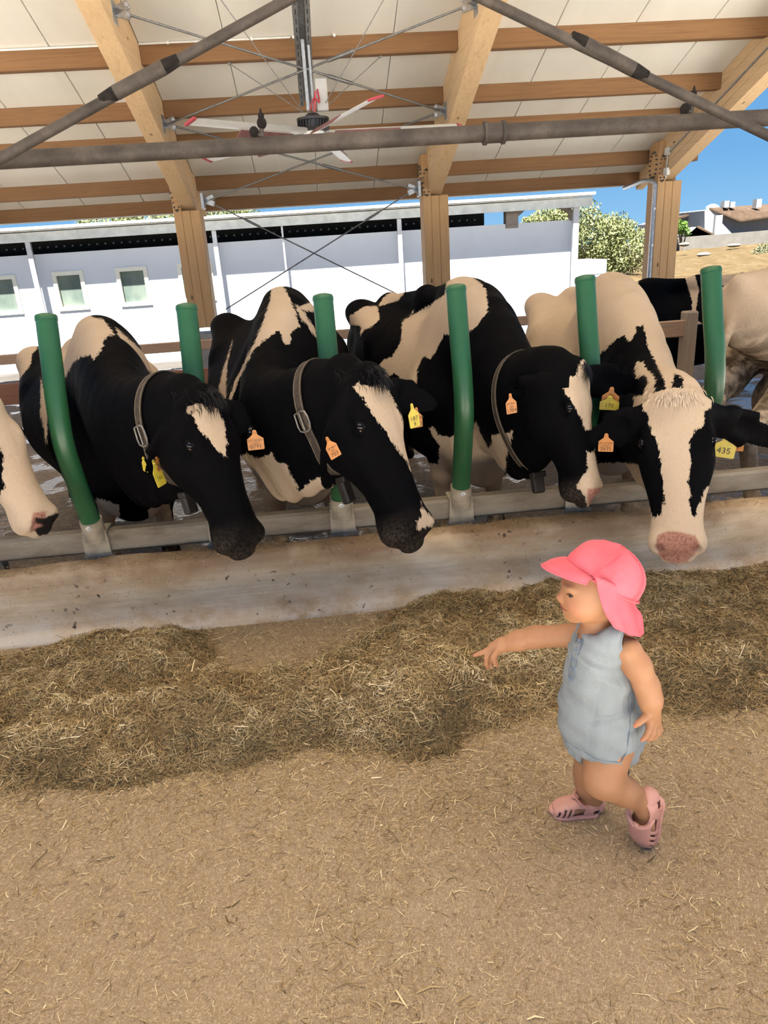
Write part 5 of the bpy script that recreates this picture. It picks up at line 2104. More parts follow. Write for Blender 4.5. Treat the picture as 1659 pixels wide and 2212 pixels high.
HAY_OUT = floor_xy([(-500, 1500), (-60, 1420), (60, 1402)], 0) + [(-1.05, 3.1), (-.75, 3.1)] + floor_xy([(500, 1425), (560, 1440), (690, 1420), (770, 1375)], 0) + \
          [(.30, 3.1), (3.6, 3.1)] + floor_xy([(2100, 1480), (1659, 1545), (1450, 1575), (1300, 1560), (1180, 1545), (1090, 1585), (1000, 1640), (880, 1655), (700, 1640), (560, 1660), (380, 1690), (200, 1710), (0, 1735), (-600, 1900)], 0)
MOUNDS = [(330, 1440, .095, .30), (130, 1490, .08, .28), (40, 1600, .07, .25), (560, 1500, .065, .24), (420, 1600, .07, .25), (230, 1650, .055, .22), (960, 1345, .12, .26), (880, 1450, .11, .24),
          (740, 1490, .07, .2), (700, 1580, .07, .22), (980, 1520, .11, .22), (850, 1570, .07, .2), (1050, 1400, .07, .2), (1200, 1330, .09, .28), (1480, 1320, .095, .32), (1570, 1440, .085, .24), (1400, 1440, .06, .22), (1640, 1290, .07, .25),
          (1180, 1450, .07, .2), (1300, 1500, .04, .2), (580, 1620, .045, .18)]


def hay_h(X, Y):
    P = np.stack([X.ravel(), Y.ravel()], 1)
    sd = poly_sd(P, HAY_OUT).reshape(X.shape) + (fbm(X * 5, Y * 5, 9) - .5) * .16
    m_ = np.clip(sd / .22, 0, 1)
    m_ = m_ * m_ * (3 - 2 * m_)
    h = .02 + .16 * (fbm(X * 3.6, Y * 3.6, 3) - .40) + .16 * np.abs(fbm(X * 8, Y * 8, 5) - .5)
    for (px, py, a, s) in MOUNDS:
        c = atz(px, py, .05)
        h = h + a * .85 * np.exp(-((X - c[0]) ** 2 + (Y - c[1]) ** 2) / (2 * (s * .62) ** 2))
    h = np.maximum(h, .012)
    return np.where(sd > -.05, m_ * h - .006 * (1 - m_), -.012), sd


def straw_material(name, gain=1.0, dark=1.0):
    t = NT(name)
    st = [(0.0, (0.052, 0.036, 0.016)), (.2, (0.17, 0.105, 0.042)), (.42, (0.30, 0.195, 0.085)), (.62, (0.37, 0.27, 0.135)), (.82, (0.50, 0.38, 0.20)), (1.0, (0.72, 0.60, 0.39))]
    c = t.ramp(t.attr('tone'), [(p, tuple(min(1, v * gain) for v in q)) for p, q in st])
    c = t.mix(t.math('MULTIPLY', t.attr('hue'), .28), c, t.mix(.5, c, (0.20, 0.19, 0.12)))
    return t.done(c, 0.7, 0, 0.3)


M_STRAW = straw_material('dry straw', 1.3)


def hay_base_material():
    t = NT('packed hay')
    v = t.coords()
    a = t.noise(t.coords((1, .12, 1), (0, 0, .6)), 260, 3, .6)
    b = t.noise(t.coords((.12, 1, 1), (0, 0, .3)), 240, 3, .6)
    f = t.math('MAXIMUM', a, b)
    c = t.ramp(f, [(.42, (0.07, 0.048, 0.022)), (.56, (0.24, 0.165, 0.078)), (.68, (0.45, 0.34, 0.18))])
    t.bump(f, .8, .012)
    return t.done(c, .9, 0, .15)


M_HAYBASE = hay_base_material()
gx, gy = np.linspace(-2.9, 3.3, 250), np.linspace(1.35, 2.962, 90)
XX, YY = np.meshgrid(gx, gy, indexing='ij')
HH, SD = hay_h(XX, YY)
V = np.stack([XX, YY, HH], -1).reshape(-1, 3)
ii = np.arange(len(gx) * len(gy)).reshape(len(gx), len(gy))
F = np.stack([ii[:-1, :-1], ii[1:, :-1], ii[1:, 1:], ii[:-1, 1:]], -1).reshape(-1, 4)
keep = (SD.reshape(-1)[F] > -.04).any(1)
F = F[keep]
used = np.unique(F)
rem = np.full(len(V), -1)
rem[used] = np.arange(len(used))
hay = empty('hay_pile', (0, 2.4, 0), 'long heap of chopped brown hay spread along the foot of the curb', 'hay', kind='stuff')
tag(mesh_np('heap', V[used], rem[F], M_HAYBASE, hay, smooth=180), kind='stuff')


def straws(name, parent, P, N_, lens, wid, tone, tilt, curl, mat_, hue=None):
    """many thin bent strips as one mesh"""
    n = len(P)
    rs = np.random.default_rng(len(name) + n)
    ang = rs.uniform(0, 2 * np.pi, n)
    d = np.stack([np.cos(ang), np.sin(ang), np.zeros(n)], 1)
    d = d - N_ * (d * N_).sum(1)[:, None]
    d /= np.linalg.norm(d, axis=1)[:, None]
    el = rs.normal(0, tilt, n)
    d = d * np.cos(el)[:, None] + N_ * np.sin(np.abs(el))[:, None]
    s = np.cross(d, N_)
    s /= np.linalg.norm(s, axis=1)[:, None]
    ro = rs.uniform(-.9, .9, n)
    up = np.cross(s, d)
    w = (s * np.cos(ro)[:, None] + up * np.sin(ro)[:, None]) * (wid / 2)[:, None]
    if curl > 0:
        bend = (s * rs.normal(0, curl, n)[:, None] + up * np.abs(rs.normal(0, curl, n))[:, None]) * lens[:, None]
        a, c, b = P - d * (lens / 2)[:, None], P + bend, P + d * (lens / 2)[:, None]
        V = np.stack([a - w * .7, a + w * .7, c - w, c + w, b - w * .5, b + w * .5], 1).reshape(-1, 3)
        o = np.arange(n)[:, None] * 6
        F = np.concatenate([o + np.array([0, 1, 3, 2]), o + np.array([2, 3, 5, 4])], 0)
        m_ = 6
    else:
        a, b = P - d * (lens / 2)[:, None], P + d * (lens / 2)[:, None]
        V = np.stack([a - w, a + w, b + w * .8, b - w * .8], 1).reshape(-1, 3)
        F = np.arange(n * 4).reshape(-1, 4)
        m_ = 4
    ob = mesh_np(name, V, F, mat_, parent)
    attr(ob, 'tone', np.repeat(tone, m_))
    attr(ob, 'hue', np.repeat(hue if hue is not None else np.zeros(n), m_))
    ob['kind'] = 'stuff'
    return ob


rs = np.random.default_rng(21)
# hay stalks on the heap
n = 450000
X = rs.uniform(-2.6, 3.1, n)
Y = rs.uniform(1.35, 2.955, n)
px_ = pix(np.stack([X, Y, np.zeros(n)], 1))
inside = (px_[:, 0] > -100) & (px_[:, 0] < 1760)
ok = inside | ((px_[:, 0] > -900) & (px_[:, 0] < 2500) & (rs.random(n) < .3))
X, Y = X[ok], Y[ok]
h, sd = hay_h(X, Y)
ok = (sd > -.02) & (rs.random(len(sd)) < np.clip((sd + .05) / .12, 0, 1))
X, Y, h = X[ok], Y[ok], h[ok]
e = .012
hx_, hy_ = hay_h(X + e, Y)[0], hay_h(X, Y + e)[0]
Nn = np.stack([-(hx_ - h) / e, -(hy_ - h) / e, np.ones(len(h))], 1)
Nn[:, :2] = np.clip(Nn[:, :2], -1.2, 1.2)
Nn /= np.linalg.norm(Nn, axis=1)[:, None]
lens = np.clip(rs.lognormal(math.log(.019), .5, len(X)), .006, .075)
wid = np.clip(rs.lognormal(math.log(.00155), .42, len(X)), .0007, .005)
patch = fbm(X * 4, Y * 4, 31)
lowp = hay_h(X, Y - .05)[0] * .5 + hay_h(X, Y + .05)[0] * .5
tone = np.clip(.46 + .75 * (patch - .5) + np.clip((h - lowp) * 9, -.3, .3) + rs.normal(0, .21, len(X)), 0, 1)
hue = np.clip((fbm(X * 5 + 3, Y * 5, 77) - .45) * 5, 0, 1)
P = np.stack([X, Y, h], 1) + Nn * rs.uniform(-.004, .012, len(X))[:, None]
cut = rs.random(len(X)) < .12
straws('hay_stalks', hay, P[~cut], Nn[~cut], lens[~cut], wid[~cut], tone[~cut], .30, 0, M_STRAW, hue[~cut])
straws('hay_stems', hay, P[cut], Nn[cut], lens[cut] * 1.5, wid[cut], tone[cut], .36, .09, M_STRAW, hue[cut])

# loose straw on the floor
n = 340000
X, Y = rs.uniform(-2.4, 2.6, n), rs.uniform(.8, 2.95, n)
sd = poly_sd(np.stack([X, Y], 1), HAY_OUT)
px_ = pix(np.stack([X, Y, np.zeros(n)], 1))
den = np.exp(-np.clip(-sd, 0, 9) / .26) * .95 + .42 * np.clip((fbm(X * 2.4, Y * 2.4, 41) - .42) * 4, 0, 1) + .10
den = np.where(sd > .06, 0, den)
inside = (px_[:, 0] > -60) & (px_[:, 0] < 1720) & (px_[:, 1] < 2330)
ok = (rs.random(n) < den) & (inside | ((px_[:, 0] > -700) & (px_[:, 0] < 2300) & (rs.random(n) < .25)))
X, Y = X[ok], Y[ok]
k = len(X)
lens = np.clip(rs.lognormal(math.log(.0095), .72, k), .003, .07)
wid = np.clip(rs.lognormal(math.log(.0010), .45, k), .0005, .004)
tone = np.clip(.56 + rs.normal(0, .27, k), 0, 1)
P = np.stack([X, Y, rs.uniform(.0008, .005, k)], 1)
Nz = np.tile([0, 0, 1.0], (k, 1))
st = empty('loose_straw', (0, 1.5, 0), 'loose straw bits strewn over the alley floor', 'straw', kind='stuff')
cut = lens > .024
straws('straw_bits', st, P[~cut], Nz[~cut], lens[~cut], wid[~cut], tone[~cut], .06, 0, M_STRAW)
straws('straw_stems', st, P[cut], Nz[cut], lens[cut], wid[cut] * 1.3, tone[cut], .04, .07, M_STRAW)
# a little feed left on top of the curb
n = 5200
X = rs.uniform(-2.2, 2.6, n)
Y = 3.02 + .12 * rs.random(n)
keep = rs.random(n) < np.clip((fbm(X * 2.5, Y * 0 + 2, 52) - .38) * 4 + np.clip(X - .4, 0, 1) * .5, .04, 1)
X, Y = X[keep], Y[keep]
k = len(X)
P = np.stack([X, Y, .322 + rs.uniform(0, .012, k)], 1)
st2 = empty('curb_straw', (0, 3.08, .32), 'thin litter of straw lying on top of the concrete curb', 'straw', kind='stuff')
straws('straw_bits', st2, P, np.tile([0, 0, 1.0], (k, 1)), np.clip(rs.lognormal(math.log(.02), .5, k), .006, .06), np.full(k, .0016), np.clip(.3 + rs.normal(0, .2, k), 0, 1), .2, .08, M_STRAW)

# wisps hanging from the mouth of the eating cow
hd = c1['Hd']
k = 46
P = np.array([hd(.97, rs.uniform(-.06, .03), -.27) + rs.normal(0, .012, 3) for _ in range(k)])
straws('mouth_hay', c1['cow'], P, np.tile(unit((-.3, -.8, .3)), (k, 1)), rs.uniform(.03, .07, k), np.full(k, .0014), np.clip(.5 + rs.normal(0, .2, k), 0, 1), .4, .12, M_STRAW)


# ---------------------------------------------------------------- the toddler
def skin_material():
    t = NT('child skin')
    v = t.coords()
    c = t.ramp(t.noise(v, 18, 4), [(.3, (0.385, 0.185, 0.092)), (.7, (0.43, 0.215, 0.112))])
    c = t.mix(t.mapr(t.attr('blush'), 0, 1, 0, .75), c, (0.48, 0.155, 0.09))
    c = t.mix(t.mapr(t.attr('lip'), -.002, .002), c, (0.36, 0.085, 0.07))
    c = t.mix(t.mapr(t.attr('brow'), -.0015, .0025, 0, .55), c, (0.30, 0.16, 0.085))
    t.bump(t.noise(v, 220, 3), .06, .002)
    t.bsdf.inputs['Subsurface Weight'].default_value = .12
    t.bsdf.inputs['Subsurface Radius'].default_value = (.012, .005, .003)
    return t.done(c, .5, 0, .35)


def cloth_material(name, a, b, scale=900, seam=False):
    t = NT(name)
    v = t.coords()
    big = t.noise(v, 9, 4)
    wv = t.noise(t.coords((1, 1, .25)), scale, 2)
    c = t.ramp(big, [(.3, a), (.7, b)])
    c = t.mix(t.mapr(wv, .4, .65, 0, .25), c, tuple(x * .75 for x in a))
    fold = t.noise(t.coords((1, 1, .35)), 14, 3, .5, .8)
    t.bump(t.math('ADD', t.math('MULTIPLY', fold, 4.0), t.math('MULTIPLY', wv, .25)), .3, .012)
    return t.done(c, .85, 0, .2)


M_SKIN = skin_material()
M_DENIM = cloth_material('pale washed denim', (0.235, 0.262, 0.278), (0.305, 0.335, 0.352))
M_DENIM_SEAM = cloth_material('denim seam stitching', (0.12, 0.16, 0.22), (0.20, 0.25, 0.31))
M_DENIM_EDGE = cloth_material('denim edge band', (0.22, 0.26, 0.29), (0.32, 0.36, 0.39))
M_PINK = cloth_material('coral pink cotton', (0.70, 0.125, 0.16), (0.76, 0.165, 0.205), 700)
M_PINKSEAM = cloth_material('coral seam', (0.70, 0.14, 0.17), (0.78, 0.18, 0.21), 700)
M_SANDAL = plain('pink jelly sandal', (0.66, 0.33, 0.265), .38, 0, .05, 10)
M_NAVY = plain('navy hem piece', (0.015, 0.02, 0.032), .8)
M_NAIL = plain('finger nail', (0.72, 0.40, 0.32), .3)

CY = 1.545                                   # distance of the child's middle


def K(px, py, dy=0.0):
    return at(px, py, CY + dy)


kid = empty('person', (K(1300, 1700)[0], CY, 0), 'toddler in a coral sun cap and pale denim romper, pointing at the cows', 'person')
hc = K(1293, 1266, .0)                       # middle of the head
fw = unit((-.90, .17, -.02))                 # where the face looks
uh = unit((.08, .16, 1.0))                   # the head is tipped a little
uh = unit(uh - fw * np.dot(uh, fw))
lf = np.cross(uh, fw)                        # her left, towards the camera
hax_ = np.array([fw, lf, uh])


def Hk(f, l, u):
    return hc + fw * f + lf * l + uh * u


skin = [Ell(Hk(-.008, 0, .012), (.090, .077, .083), hax_, k=.03),
        Ell(Hk(.040, 0, -.022), (.047, .060, .052), hax_, k=.03),
        Ell(Hk(.030, 0, -.045), (.048, .056, .038), hax_, k=.025)]
for s in (-1, 1):
    skin += [Ell(Hk(.046, .033 * s, -.046), (.030, .026, .027), hax_, k=.02),         # cheeks
             Ell(Hk(-.012, .078 * s, -.018), (.018, .009, .024), hax_, k=.008)]       # ears
skin += [Ell(Hk(.064, 0, -.074), (.021, .022, .017), hax_, k=.022),                   # chin
         Seg(Hk(.078, 0, -.004), Hk(.0895, 0, -.026), .0075, .0095, k=.014),          # nose
         Ell(Hk(.0935, 0, -.0275), (.0098, .0100, .0085), hax_, k=.010),
         Ell(Hk(.087, .009, -.031), (.006, .005, .005), hax_, k=.006), Ell(Hk(.087, -.009, -.031), (.006, .005, .005), hax_, k=.006),
         Ell(Hk(.0825, 0, -.0475), (.010, .016, .0052), hax_, k=.007),                # lips
         Ell(Hk(.0795, 0, -.0560), (.010, .014, .0050), hax_, k=.007),
         Ell(Hk(.0745, .030, .010), (.012, .020, .008), hax_, k=.012), Ell(Hk(.0745, -.030, .010), (.012, .020, .008), hax_, k=.012)]   # brow
eyes = [Hk(.066, .0295 * s, -.009) for s in (-1, 1)]
neck0, neck1 = K(1300, 1320, .005), K(1300, 1375, .0)
skin += [Seg(neck0, neck1, .043, .046, k=.025)]
# trunk under the romper
skin += [Seg(K(1297, 1392), K(1300, 1480), (.085, .062), (.085, .075), u=(.35, 1, 0), k=.04), Seg(K(1300, 1480), K(1300, 1590), (.085, .075), (.085, .08), u=(.35, 1, 0), k=.04)]
# far (right) arm, stretched towards the cows
fs, fe, fwst = K(1243, 1372, .075), K(1158, 1376, .13), K(1087, 1392, .17)
skin += [Seg(fs, fe, .034, .0285, k=.03), Seg(fe, K(1120, 1384, .152), .0285, .026, k=.02), Seg(K(1120, 1384, .152), fwst, .026, .0195, k=.02)]


def finger(pts, r0, r1, k=.006):
    return [Seg(a, b, r0 + (r1 - r0) * i / (len(pts) - 1), r0 + (r1 - r0) * (i + 1) / (len(pts) - 1), k=k) for i, (a, b) in enumerate(zip(pts[:-1], pts[1:]))]


pal = K(1066, 1403, .18)
skin += [Seg(fwst, pal, (.020, .015), (.022, .012), u=(.2, .1, 1), k=.012)]
skin += finger([K(1064, 1401, .184), K(1052, 1405, .186), K(1037, 1411, .188), K(1024, 1416, .19)], .0082, .0055)
skin += finger([K(1058, 1410, .178), K(1051, 1421, .178), K(1050, 1433, .182), K(1053, 1442, .186)], .0082, .0056)
skin += finger([K(1062, 1413, .190), K(1057, 1424, .196), K(1058, 1434, .20), K(1062, 1440, .203)], .0078, .0054)
skin += finger([K(1068, 1414, .198), K(1066, 1424, .208), K(1069, 1431, .213), K(1073, 1435, .215)], .0070, .0050)
skin += finger([K(1074, 1407, .158), K(1066, 1420, .150), K(1069, 1430, .150), K(1073, 1438, .152)], .0092, .0060)       # thumb
# near (left) arm, swinging back
ns, ne, nw = K(1358, 1404, -.075), K(1397, 1482, -.105), K(1407, 1538, -.115)
skin += [Seg(ns, K(1378, 1440, -.092), .0325, .031, k=.025), Seg(K(1378, 1440, -.092), ne, .031, .0285, k=.02), Seg(ne, K(1405, 1512, -.112), .029, .027, k=.02), Seg(K(1405, 1512, -.112), nw, .027, .0215, k=.02)]
np_ = K(1412, 1562, -.12)
skin += [Seg(nw, np_, (.021, .016), (.024, .013), u=(1, .3, .1), k=.012)]
skin += finger([K(1400, 1546, -.128), K(1391, 1552, -.134), K(1380, 1561, -.138), K(1372, 1568, -.14)], .0098, .0066)     # thumb
skin += finger([K(1405, 1564, -.130), K(1402, 1578, -.136), K(1396, 1590, -.138), K(1387, 1599, -.138)], .0086, .0060)
skin += finger([K(1412, 1568, -.124), K(1411, 1583, -.130), K(1405, 1594, -.132), K(1398, 1598, -.130)], .0086, .0058)
skin += finger([K(1419, 1568, -.114), K(1420, 1582, -.118), K(1415, 1592, -.118), K(1408, 1596, -.114)], .0084, .0056)
skin += finger([K(1424, 1564, -.102), K(1426, 1576, -.104), K(1423, 1586, -.102), K(1416, 1590, -.098)], .0076, .0052)
# legs: far (right) leg planted, near (left) leg bent with the foot behind
RF_H, RF_T = atz(1286, 1752, 0), atz(1196, 1757, 0)
RF_H, RF_T = np.array(RF_H), np.array(RF_T)
hipR, kneeR, ankR = K(1280, 1600, .05), K(1273, 1672, .055), np.array([RF_H[0] - .008, RF_H[1] + .004, .052])
skin += [Seg(hipR, kneeR, .056, .042, k=.02), Seg(kneeR, kneeR * .5 + ankR * .5, .043, .041, k=.02), Seg(kneeR * .5 + ankR * .5, ankR, .041, .029, k=.02)]
hipL, kneeL = K(1318, 1600, -.06), K(1303, 1682, -.088)
LT = np.array(atz(1393, 1812, .012))                        # toe of the back foot, on the floor
LH = at(1413, 1716, LT[1] + .012)                           # its heel, lifted
ankL = at(1386, 1731, LT[1] - .004)
skin += [Seg(hipL, kneeL, .066, .052, k=.02), Seg(kneeL, kneeL * .45 + ankL * .55, .047, .038, k=.022), Seg(kneeL * .45 + ankL * .55, ankL, .038, .028, k=.02)]


def foot_frame(heel, toe, up):
    x = unit(toe - heel)
    z = unit(np.asarray(up, float) - x * np.dot(up, x))
    y = np.cross(z, x)
    return np.array([x, y, z]), np.linalg.norm(toe - heel)


FR, FRL = foot_frame(RF_H, RF_T, (0, 0, 1))
FL, FLL = foot_frame(LH, LT, (-.80, -.50, .25))
for ax_, ln, hl, an in ((FR, FRL, RF_H, ankR), (FL, FLL, LH, ankL)):
    f = lambda t_, y_, z_: hl + (ax_[0] * t_ + ax_[1] * y_ + ax_[2] * z_) * ln
    skin += [Seg(f(.14, 0, .20), f(.55, 0, .21), (.19 * ln, .15 * ln), (.21 * ln, .13 * ln), u=ax_[1], k=.012),
             Seg(f(.55, 0, .20), f(.86, .0, .15), (.21 * ln, .12 * ln), (.20 * ln, .085 * ln), u=ax_[1], k=.012),
             Seg(f(.20, 0, .25), an, .19 * ln, .027, k=.015)]
V, F = sdf_mesh(skin, .0034)
skin_o = mesh_np('body', V, F, M_SKIN, kid, smooth=180)
q = (V - hc) @ hax_.T
ck = np.exp(-(((q[:, 0] - .058) / .03) ** 2 + ((np.abs(q[:, 1]) - .045) / .024) ** 2 + ((q[:, 2] + .038) / .024) ** 2))
nose = np.exp(-(((q[:, 0] - .098) / .012) ** 2 + (q[:, 1] / .012) ** 2 + ((q[:, 2] + .028) / .012) ** 2)) * .6
tipb = np.zeros(len(V))
for tp in (K(1024, 1416, .19), K(1053, 1442, .186), K(1073, 1438, .152), K(1372, 1568, -.14), K(1387, 1599, -.138), K(1398, 1598, -.13)):
    tipb = np.maximum(tipb, np.exp(-((V - tp) ** 2).sum(1) / .012 ** 2))
attr(skin_o, 'blush', np.clip(ck * .8 + nose + tipb * .6, 0, 1))
lip = np.where(q[:, 0] > .06, .0085 - np.sqrt((q[:, 1] / 1.75) ** 2 + ((q[:, 2] + .0515) / 1.0) ** 2), -.01)
attr(skin_o, 'lip', np.clip(lip, -.01, .01))
br = np.where((q[:, 0] > .04), .0035 - np.abs(q[:, 2] - .0125 - .004 * np.cos((np.abs(q[:, 1]) - .032) * 70)) - np.clip(np.abs(np.abs(q[:, 1]) - .033) - .014, 0, 1), -.01)
attr(skin_o, 'brow', np.clip(br, -.01, .01))
M_KEYE = plain('child eye', (0.035, 0.022, 0.015), .08)
for s in (-1, 1):
    p = march(skin, Hk(.02, .0300 * s, -.0085), fw + lf * .25 * s, .09)
    mb = MB()
    mb.ball(p - fw * .0018, (.0052, .0088, .0042), 12, 9, hax_)
    ey_ = mb.build('eye', M_KEYE, kid, smooth=180)
    lid = []
    for j in range(9):
        a = -1 + 2 * j / 8
        pp_ = march(skin, Hk(.02, .0300 * s + .0105 * a, -.0085 + .0048 * (1 - a * a)), fw + lf * .25 * s, .09)
        lid.append(pp_ + fw * .0006)
    mb = MB()
    mb.tube(lid, .0013, 6)
    mb.build('eyelashes', plain('lashes', (0.05, 0.028, 0.018), .6), ey_, smooth=180)
mouth = [march(skin, Hk(.03, .0175 * a_, -.0520 + .0016 * a_ * a_), fw + lf * .3 * a_, .09) + fw * .0003 for a_ in np.linspace(-1, 1, 11)]
mb = MB()
mb.tube(mouth, .0008, 6)
mb.build('mouth_line', plain('mouth line', (0.26, 0.075, 0.06), .6), kid, smooth=180)
# ---- romper
lat = unit((.30, 1, 0))
romp = [Seg(K(1287, 1396), K(1294, 1450), (.098, .062), (.101, .080), u=lat, k=.03), Seg(K(1294, 1450), K(1295, 1530), (.101, .082), (.106, .100), u=lat, k=.04),
        Seg(K(1295, 1530), K(1295, 1575), (.108, .100), (.104, .104), u=lat, k=.04)]
romp += [Seg(K(1272, 1366, .060), K(1280, 1410, .05), (.030, .032), (.04, .045), u=lat, k=.025), Seg(K(1322, 1372, -.064), K(1312, 1412, -.05), (.030, .034), (.04, .045), u=lat, k=.025)]
romp += [Seg(K(1274, 1560, .045), K(1260, 1584, .055), (.066, .060), (.054, .050), u=lat, k=.03), Seg(K(1320, 1575, -.055), K(1313, 1604, -.070), (.072, .072), (.062, .058), u=lat, k=.03)]
romp += [Seg(K(1356, 1565, -.01), K(1348, 1616, -.025), .05, .042, k=.04)]
romp += [Ell(K(1284, 1334, 0), (.050, .050, .040), k=.012, sub=True),
         Seg(ns + np.array([.014, -.014, .03]), K(1384, 1436, -.115), .040, .036, k=.01, sub=True), Seg(fs + np.array([-.010, .03, .022]), K(1205, 1378, .13), .038, .034, k=.01, sub=True)]
nrL = unit(kneeL - hipL)
romp += [Seg(kneeL - nrL * .03, kneeL + nrL * .05, .056, .056, k=.008, sub=True)]


def rumple(P, f):
    w = 0.0030 * np.sin(P[:, 0] * 62 + 9 * np.sin(P[:, 2] * 21)) * np.sin(P[:, 2] * 34 + P[:, 1] * 30) + .0022 * np.sin(P[:, 2] * 75 + P[:, 0] * 40)
    low = np.clip((.34 - P[:, 2]) / .08, 0, 1)
    g = .0030 * np.sin(np.arctan2(P[:, 1] - CY, P[:, 0] - .69) * 26) * low
    return f + (w + g).astype(np.float32)


V, F = sdf_mesh(romp, .0042, extra=rumple)
RV = V
rm = mesh_np('romper', V, F, M_DENIM, kid, smooth=180)


def on_romp(px, py, lift=0.0):
    d = ray(px, py)
    t = 1.15
    dn = d / np.linalg.norm(d)
    for _ in range(90):
        f_ = float(blend(romp, np.array([CAM + dn * t], np.float32))[0])
        if f_ < .0006:
            break
        t += f_ * .85
        if t > 2.6:
            return None
    return CAM + dn * (t - lift)


def seam(name, pts_, r, mat_, n=5, flat=.45):
    P_ = [p_ for p_ in (on_romp(x, y, .0014) for x, y in pts_) if p_ is not None]
    if len(P_) < 3:
        return None
    mb_ = MB()
    mb_.tube(catmull(P_, n), r, 7, True, flat)
    return mb_.build(name, mat_, rm, smooth=180)


seam('side_seam', [(1358, 1462), (1360, 1500), (1361, 1550), (1358, 1595), (1350, 1630), (1338, 1650)], .0022, M_DENIM_SEAM)
seam('placket_edge', [(1262, 1372), (1250, 1410), (1240, 1450), (1235, 1486)], .0017, M_DENIM_SEAM)
seam('placket_edge', [(1250, 1368), (1238, 1405), (1230, 1450), (1228, 1480)], .0015, M_DENIM_SEAM)


def edge_band(name, cutter, r, n=44, keep=lambda p: True):
    """band along the rim that cutter leaves in the romper"""
    pos = [p_ for p_ in romp if not p_.sub]
    Vq = RV.astype(np.float32)
    sel = (np.abs(cutter(Vq)) < .0065) & (np.abs(blend(pos, Vq)) < .008)
    P_ = RV[sel]
    if len(P_) < 20:
        return
    c_ = P_.mean(0)
    _, _, vt = np.linalg.svd(P_ - c_, full_matrices=False)
    an = np.arctan2((P_ - c_) @ vt[1], (P_ - c_) @ vt[0])
    loop_ = []
    for j in range(n):
        a0 = -math.pi + 2 * math.pi * j / n
        m2 = np.abs((an - a0 + math.pi) % (2 * math.pi) - math.pi) < math.pi / n * 1.6
        if m2.any():
            loop_.append(P_[m2].mean(0))
    for _ in range(2):
        L_ = np.array(loop_)
        loop_ = list((L_ + np.roll(L_, 1, 0) + np.roll(L_, -1, 0)) / 3)
    loop_.append(loop_[0])
    mb_ = MB()
    mb_.tube(loop_, r, 8, False, .7)
    mb_.build(name, M_DENIM_EDGE, rm, smooth=180)


subs = [p_ for p_ in romp if p_.sub]
edge_band('neck_band', subs[0], .0042)
edge_band('armhole_band', subs[1], .0040)
edge_band('armhole_band', subs[2], .0040)
seam('leg_hem', [(1264, 1625), (1278, 1635), (1300, 1643), (1325, 1647), (1345, 1648)], .0046, M_DENIM_EDGE)
seam('leg_hem', [(1210, 1590), (1222, 1602), (1238, 1613), (1252, 1620)], .0040, M_DENIM_EDGE)
for (x, y) in ((1252, 1383), (1245, 1402), (1240, 1424), (1236, 1445), (1232, 1466)):
    p = on_romp(x, y, .001)
    if p is None:
        continue
    nn = unit(CAM - p) * .7 + np.array([-.5, -.2, 0])
    mb = MB()
    mb.lathe(p, nn, [(-.001, .0046), (.0010, .0046), (.0016, .0036), (.0008, .0022)], 12)
    mb.build('button', M_DENIM_SEAM, rm, smooth=40)
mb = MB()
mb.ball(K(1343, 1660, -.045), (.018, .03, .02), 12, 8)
mb.build('dark_hem_piece', M_NAVY, rm, smooth=180)  # small dark ellipsoid below the back hem

# ---- sun cap: crown, brim and neck flap
ct = unit(uh * .84 - fw * .54)               # the crown leans back
cf = unit(fw - ct * np.dot(fw, ct))
cl = np.cross(ct, cf)
cax = np.array([cf, cl, ct])
cc = K(1305, 1246, .0)
CR = (.100, .091, .089)
crown_p = [Ell(cc, CR, cax, k=.02)]


def crown_cut(P, f):
    qq = (P - cc) @ cax.T
    fold = .0014 * np.sin(qq[:, 1] * 95 + qq[:, 0] * 50) * np.sin(qq[:, 0] * 60) + .0012 * np.sin(qq[:, 2] * 90 + qq[:, 1] * 40)
    bulge = -.0025 * np.cos(np.arctan2(qq[:, 1], qq[:, 0]) * 4 - .6)
    return np.maximum(f + fold + bulge, -(qq[:, 2] + .010)).astype(np.float32)


V, F = sdf_mesh(crown_p, .0034, extra=crown_cut)
hat = empty('sun_cap', cc)
hat.parent = kid
hat.location = cc - base_of(kid)
mesh_np('crown', V, F, M_PINK, hat, smooth=50)


def cap_pt(a, b, lift=.001):
    """point of the crown at angle a round the top axis (0 = front, + = her left) and height b"""
    z = b
    rr = math.sqrt(max(0, 1 - (z / CR[2]) ** 2))
    return cc + cf * (CR[0] + .002 + lift) * rr * math.cos(a) + cl * (CR[1] + .002 + lift) * rr * math.sin(a) + ct * z


for a_ in (.95, -.95, 2.3, -2.3):
    mb = MB()
    mb.tube([cap_pt(a_ + .05 * j, -.008 + .0122 * j, .0004) for j in range(9)], .0017, 6, True, .5)
    mb.build('panel_seam', M_PINKSEAM, hat, smooth=180)
mb = MB()
loop = []
for j in range(41):
    a = 2 * math.pi * j / 40
    fx = math.cos(a)
    z = -.009
    loop.append(cap_pt(a, z, .0012))
mb.tube(loop, .0024, 6, False, .6)
mb.build('crown_band', M_PINKSEAM, hat, smooth=180)
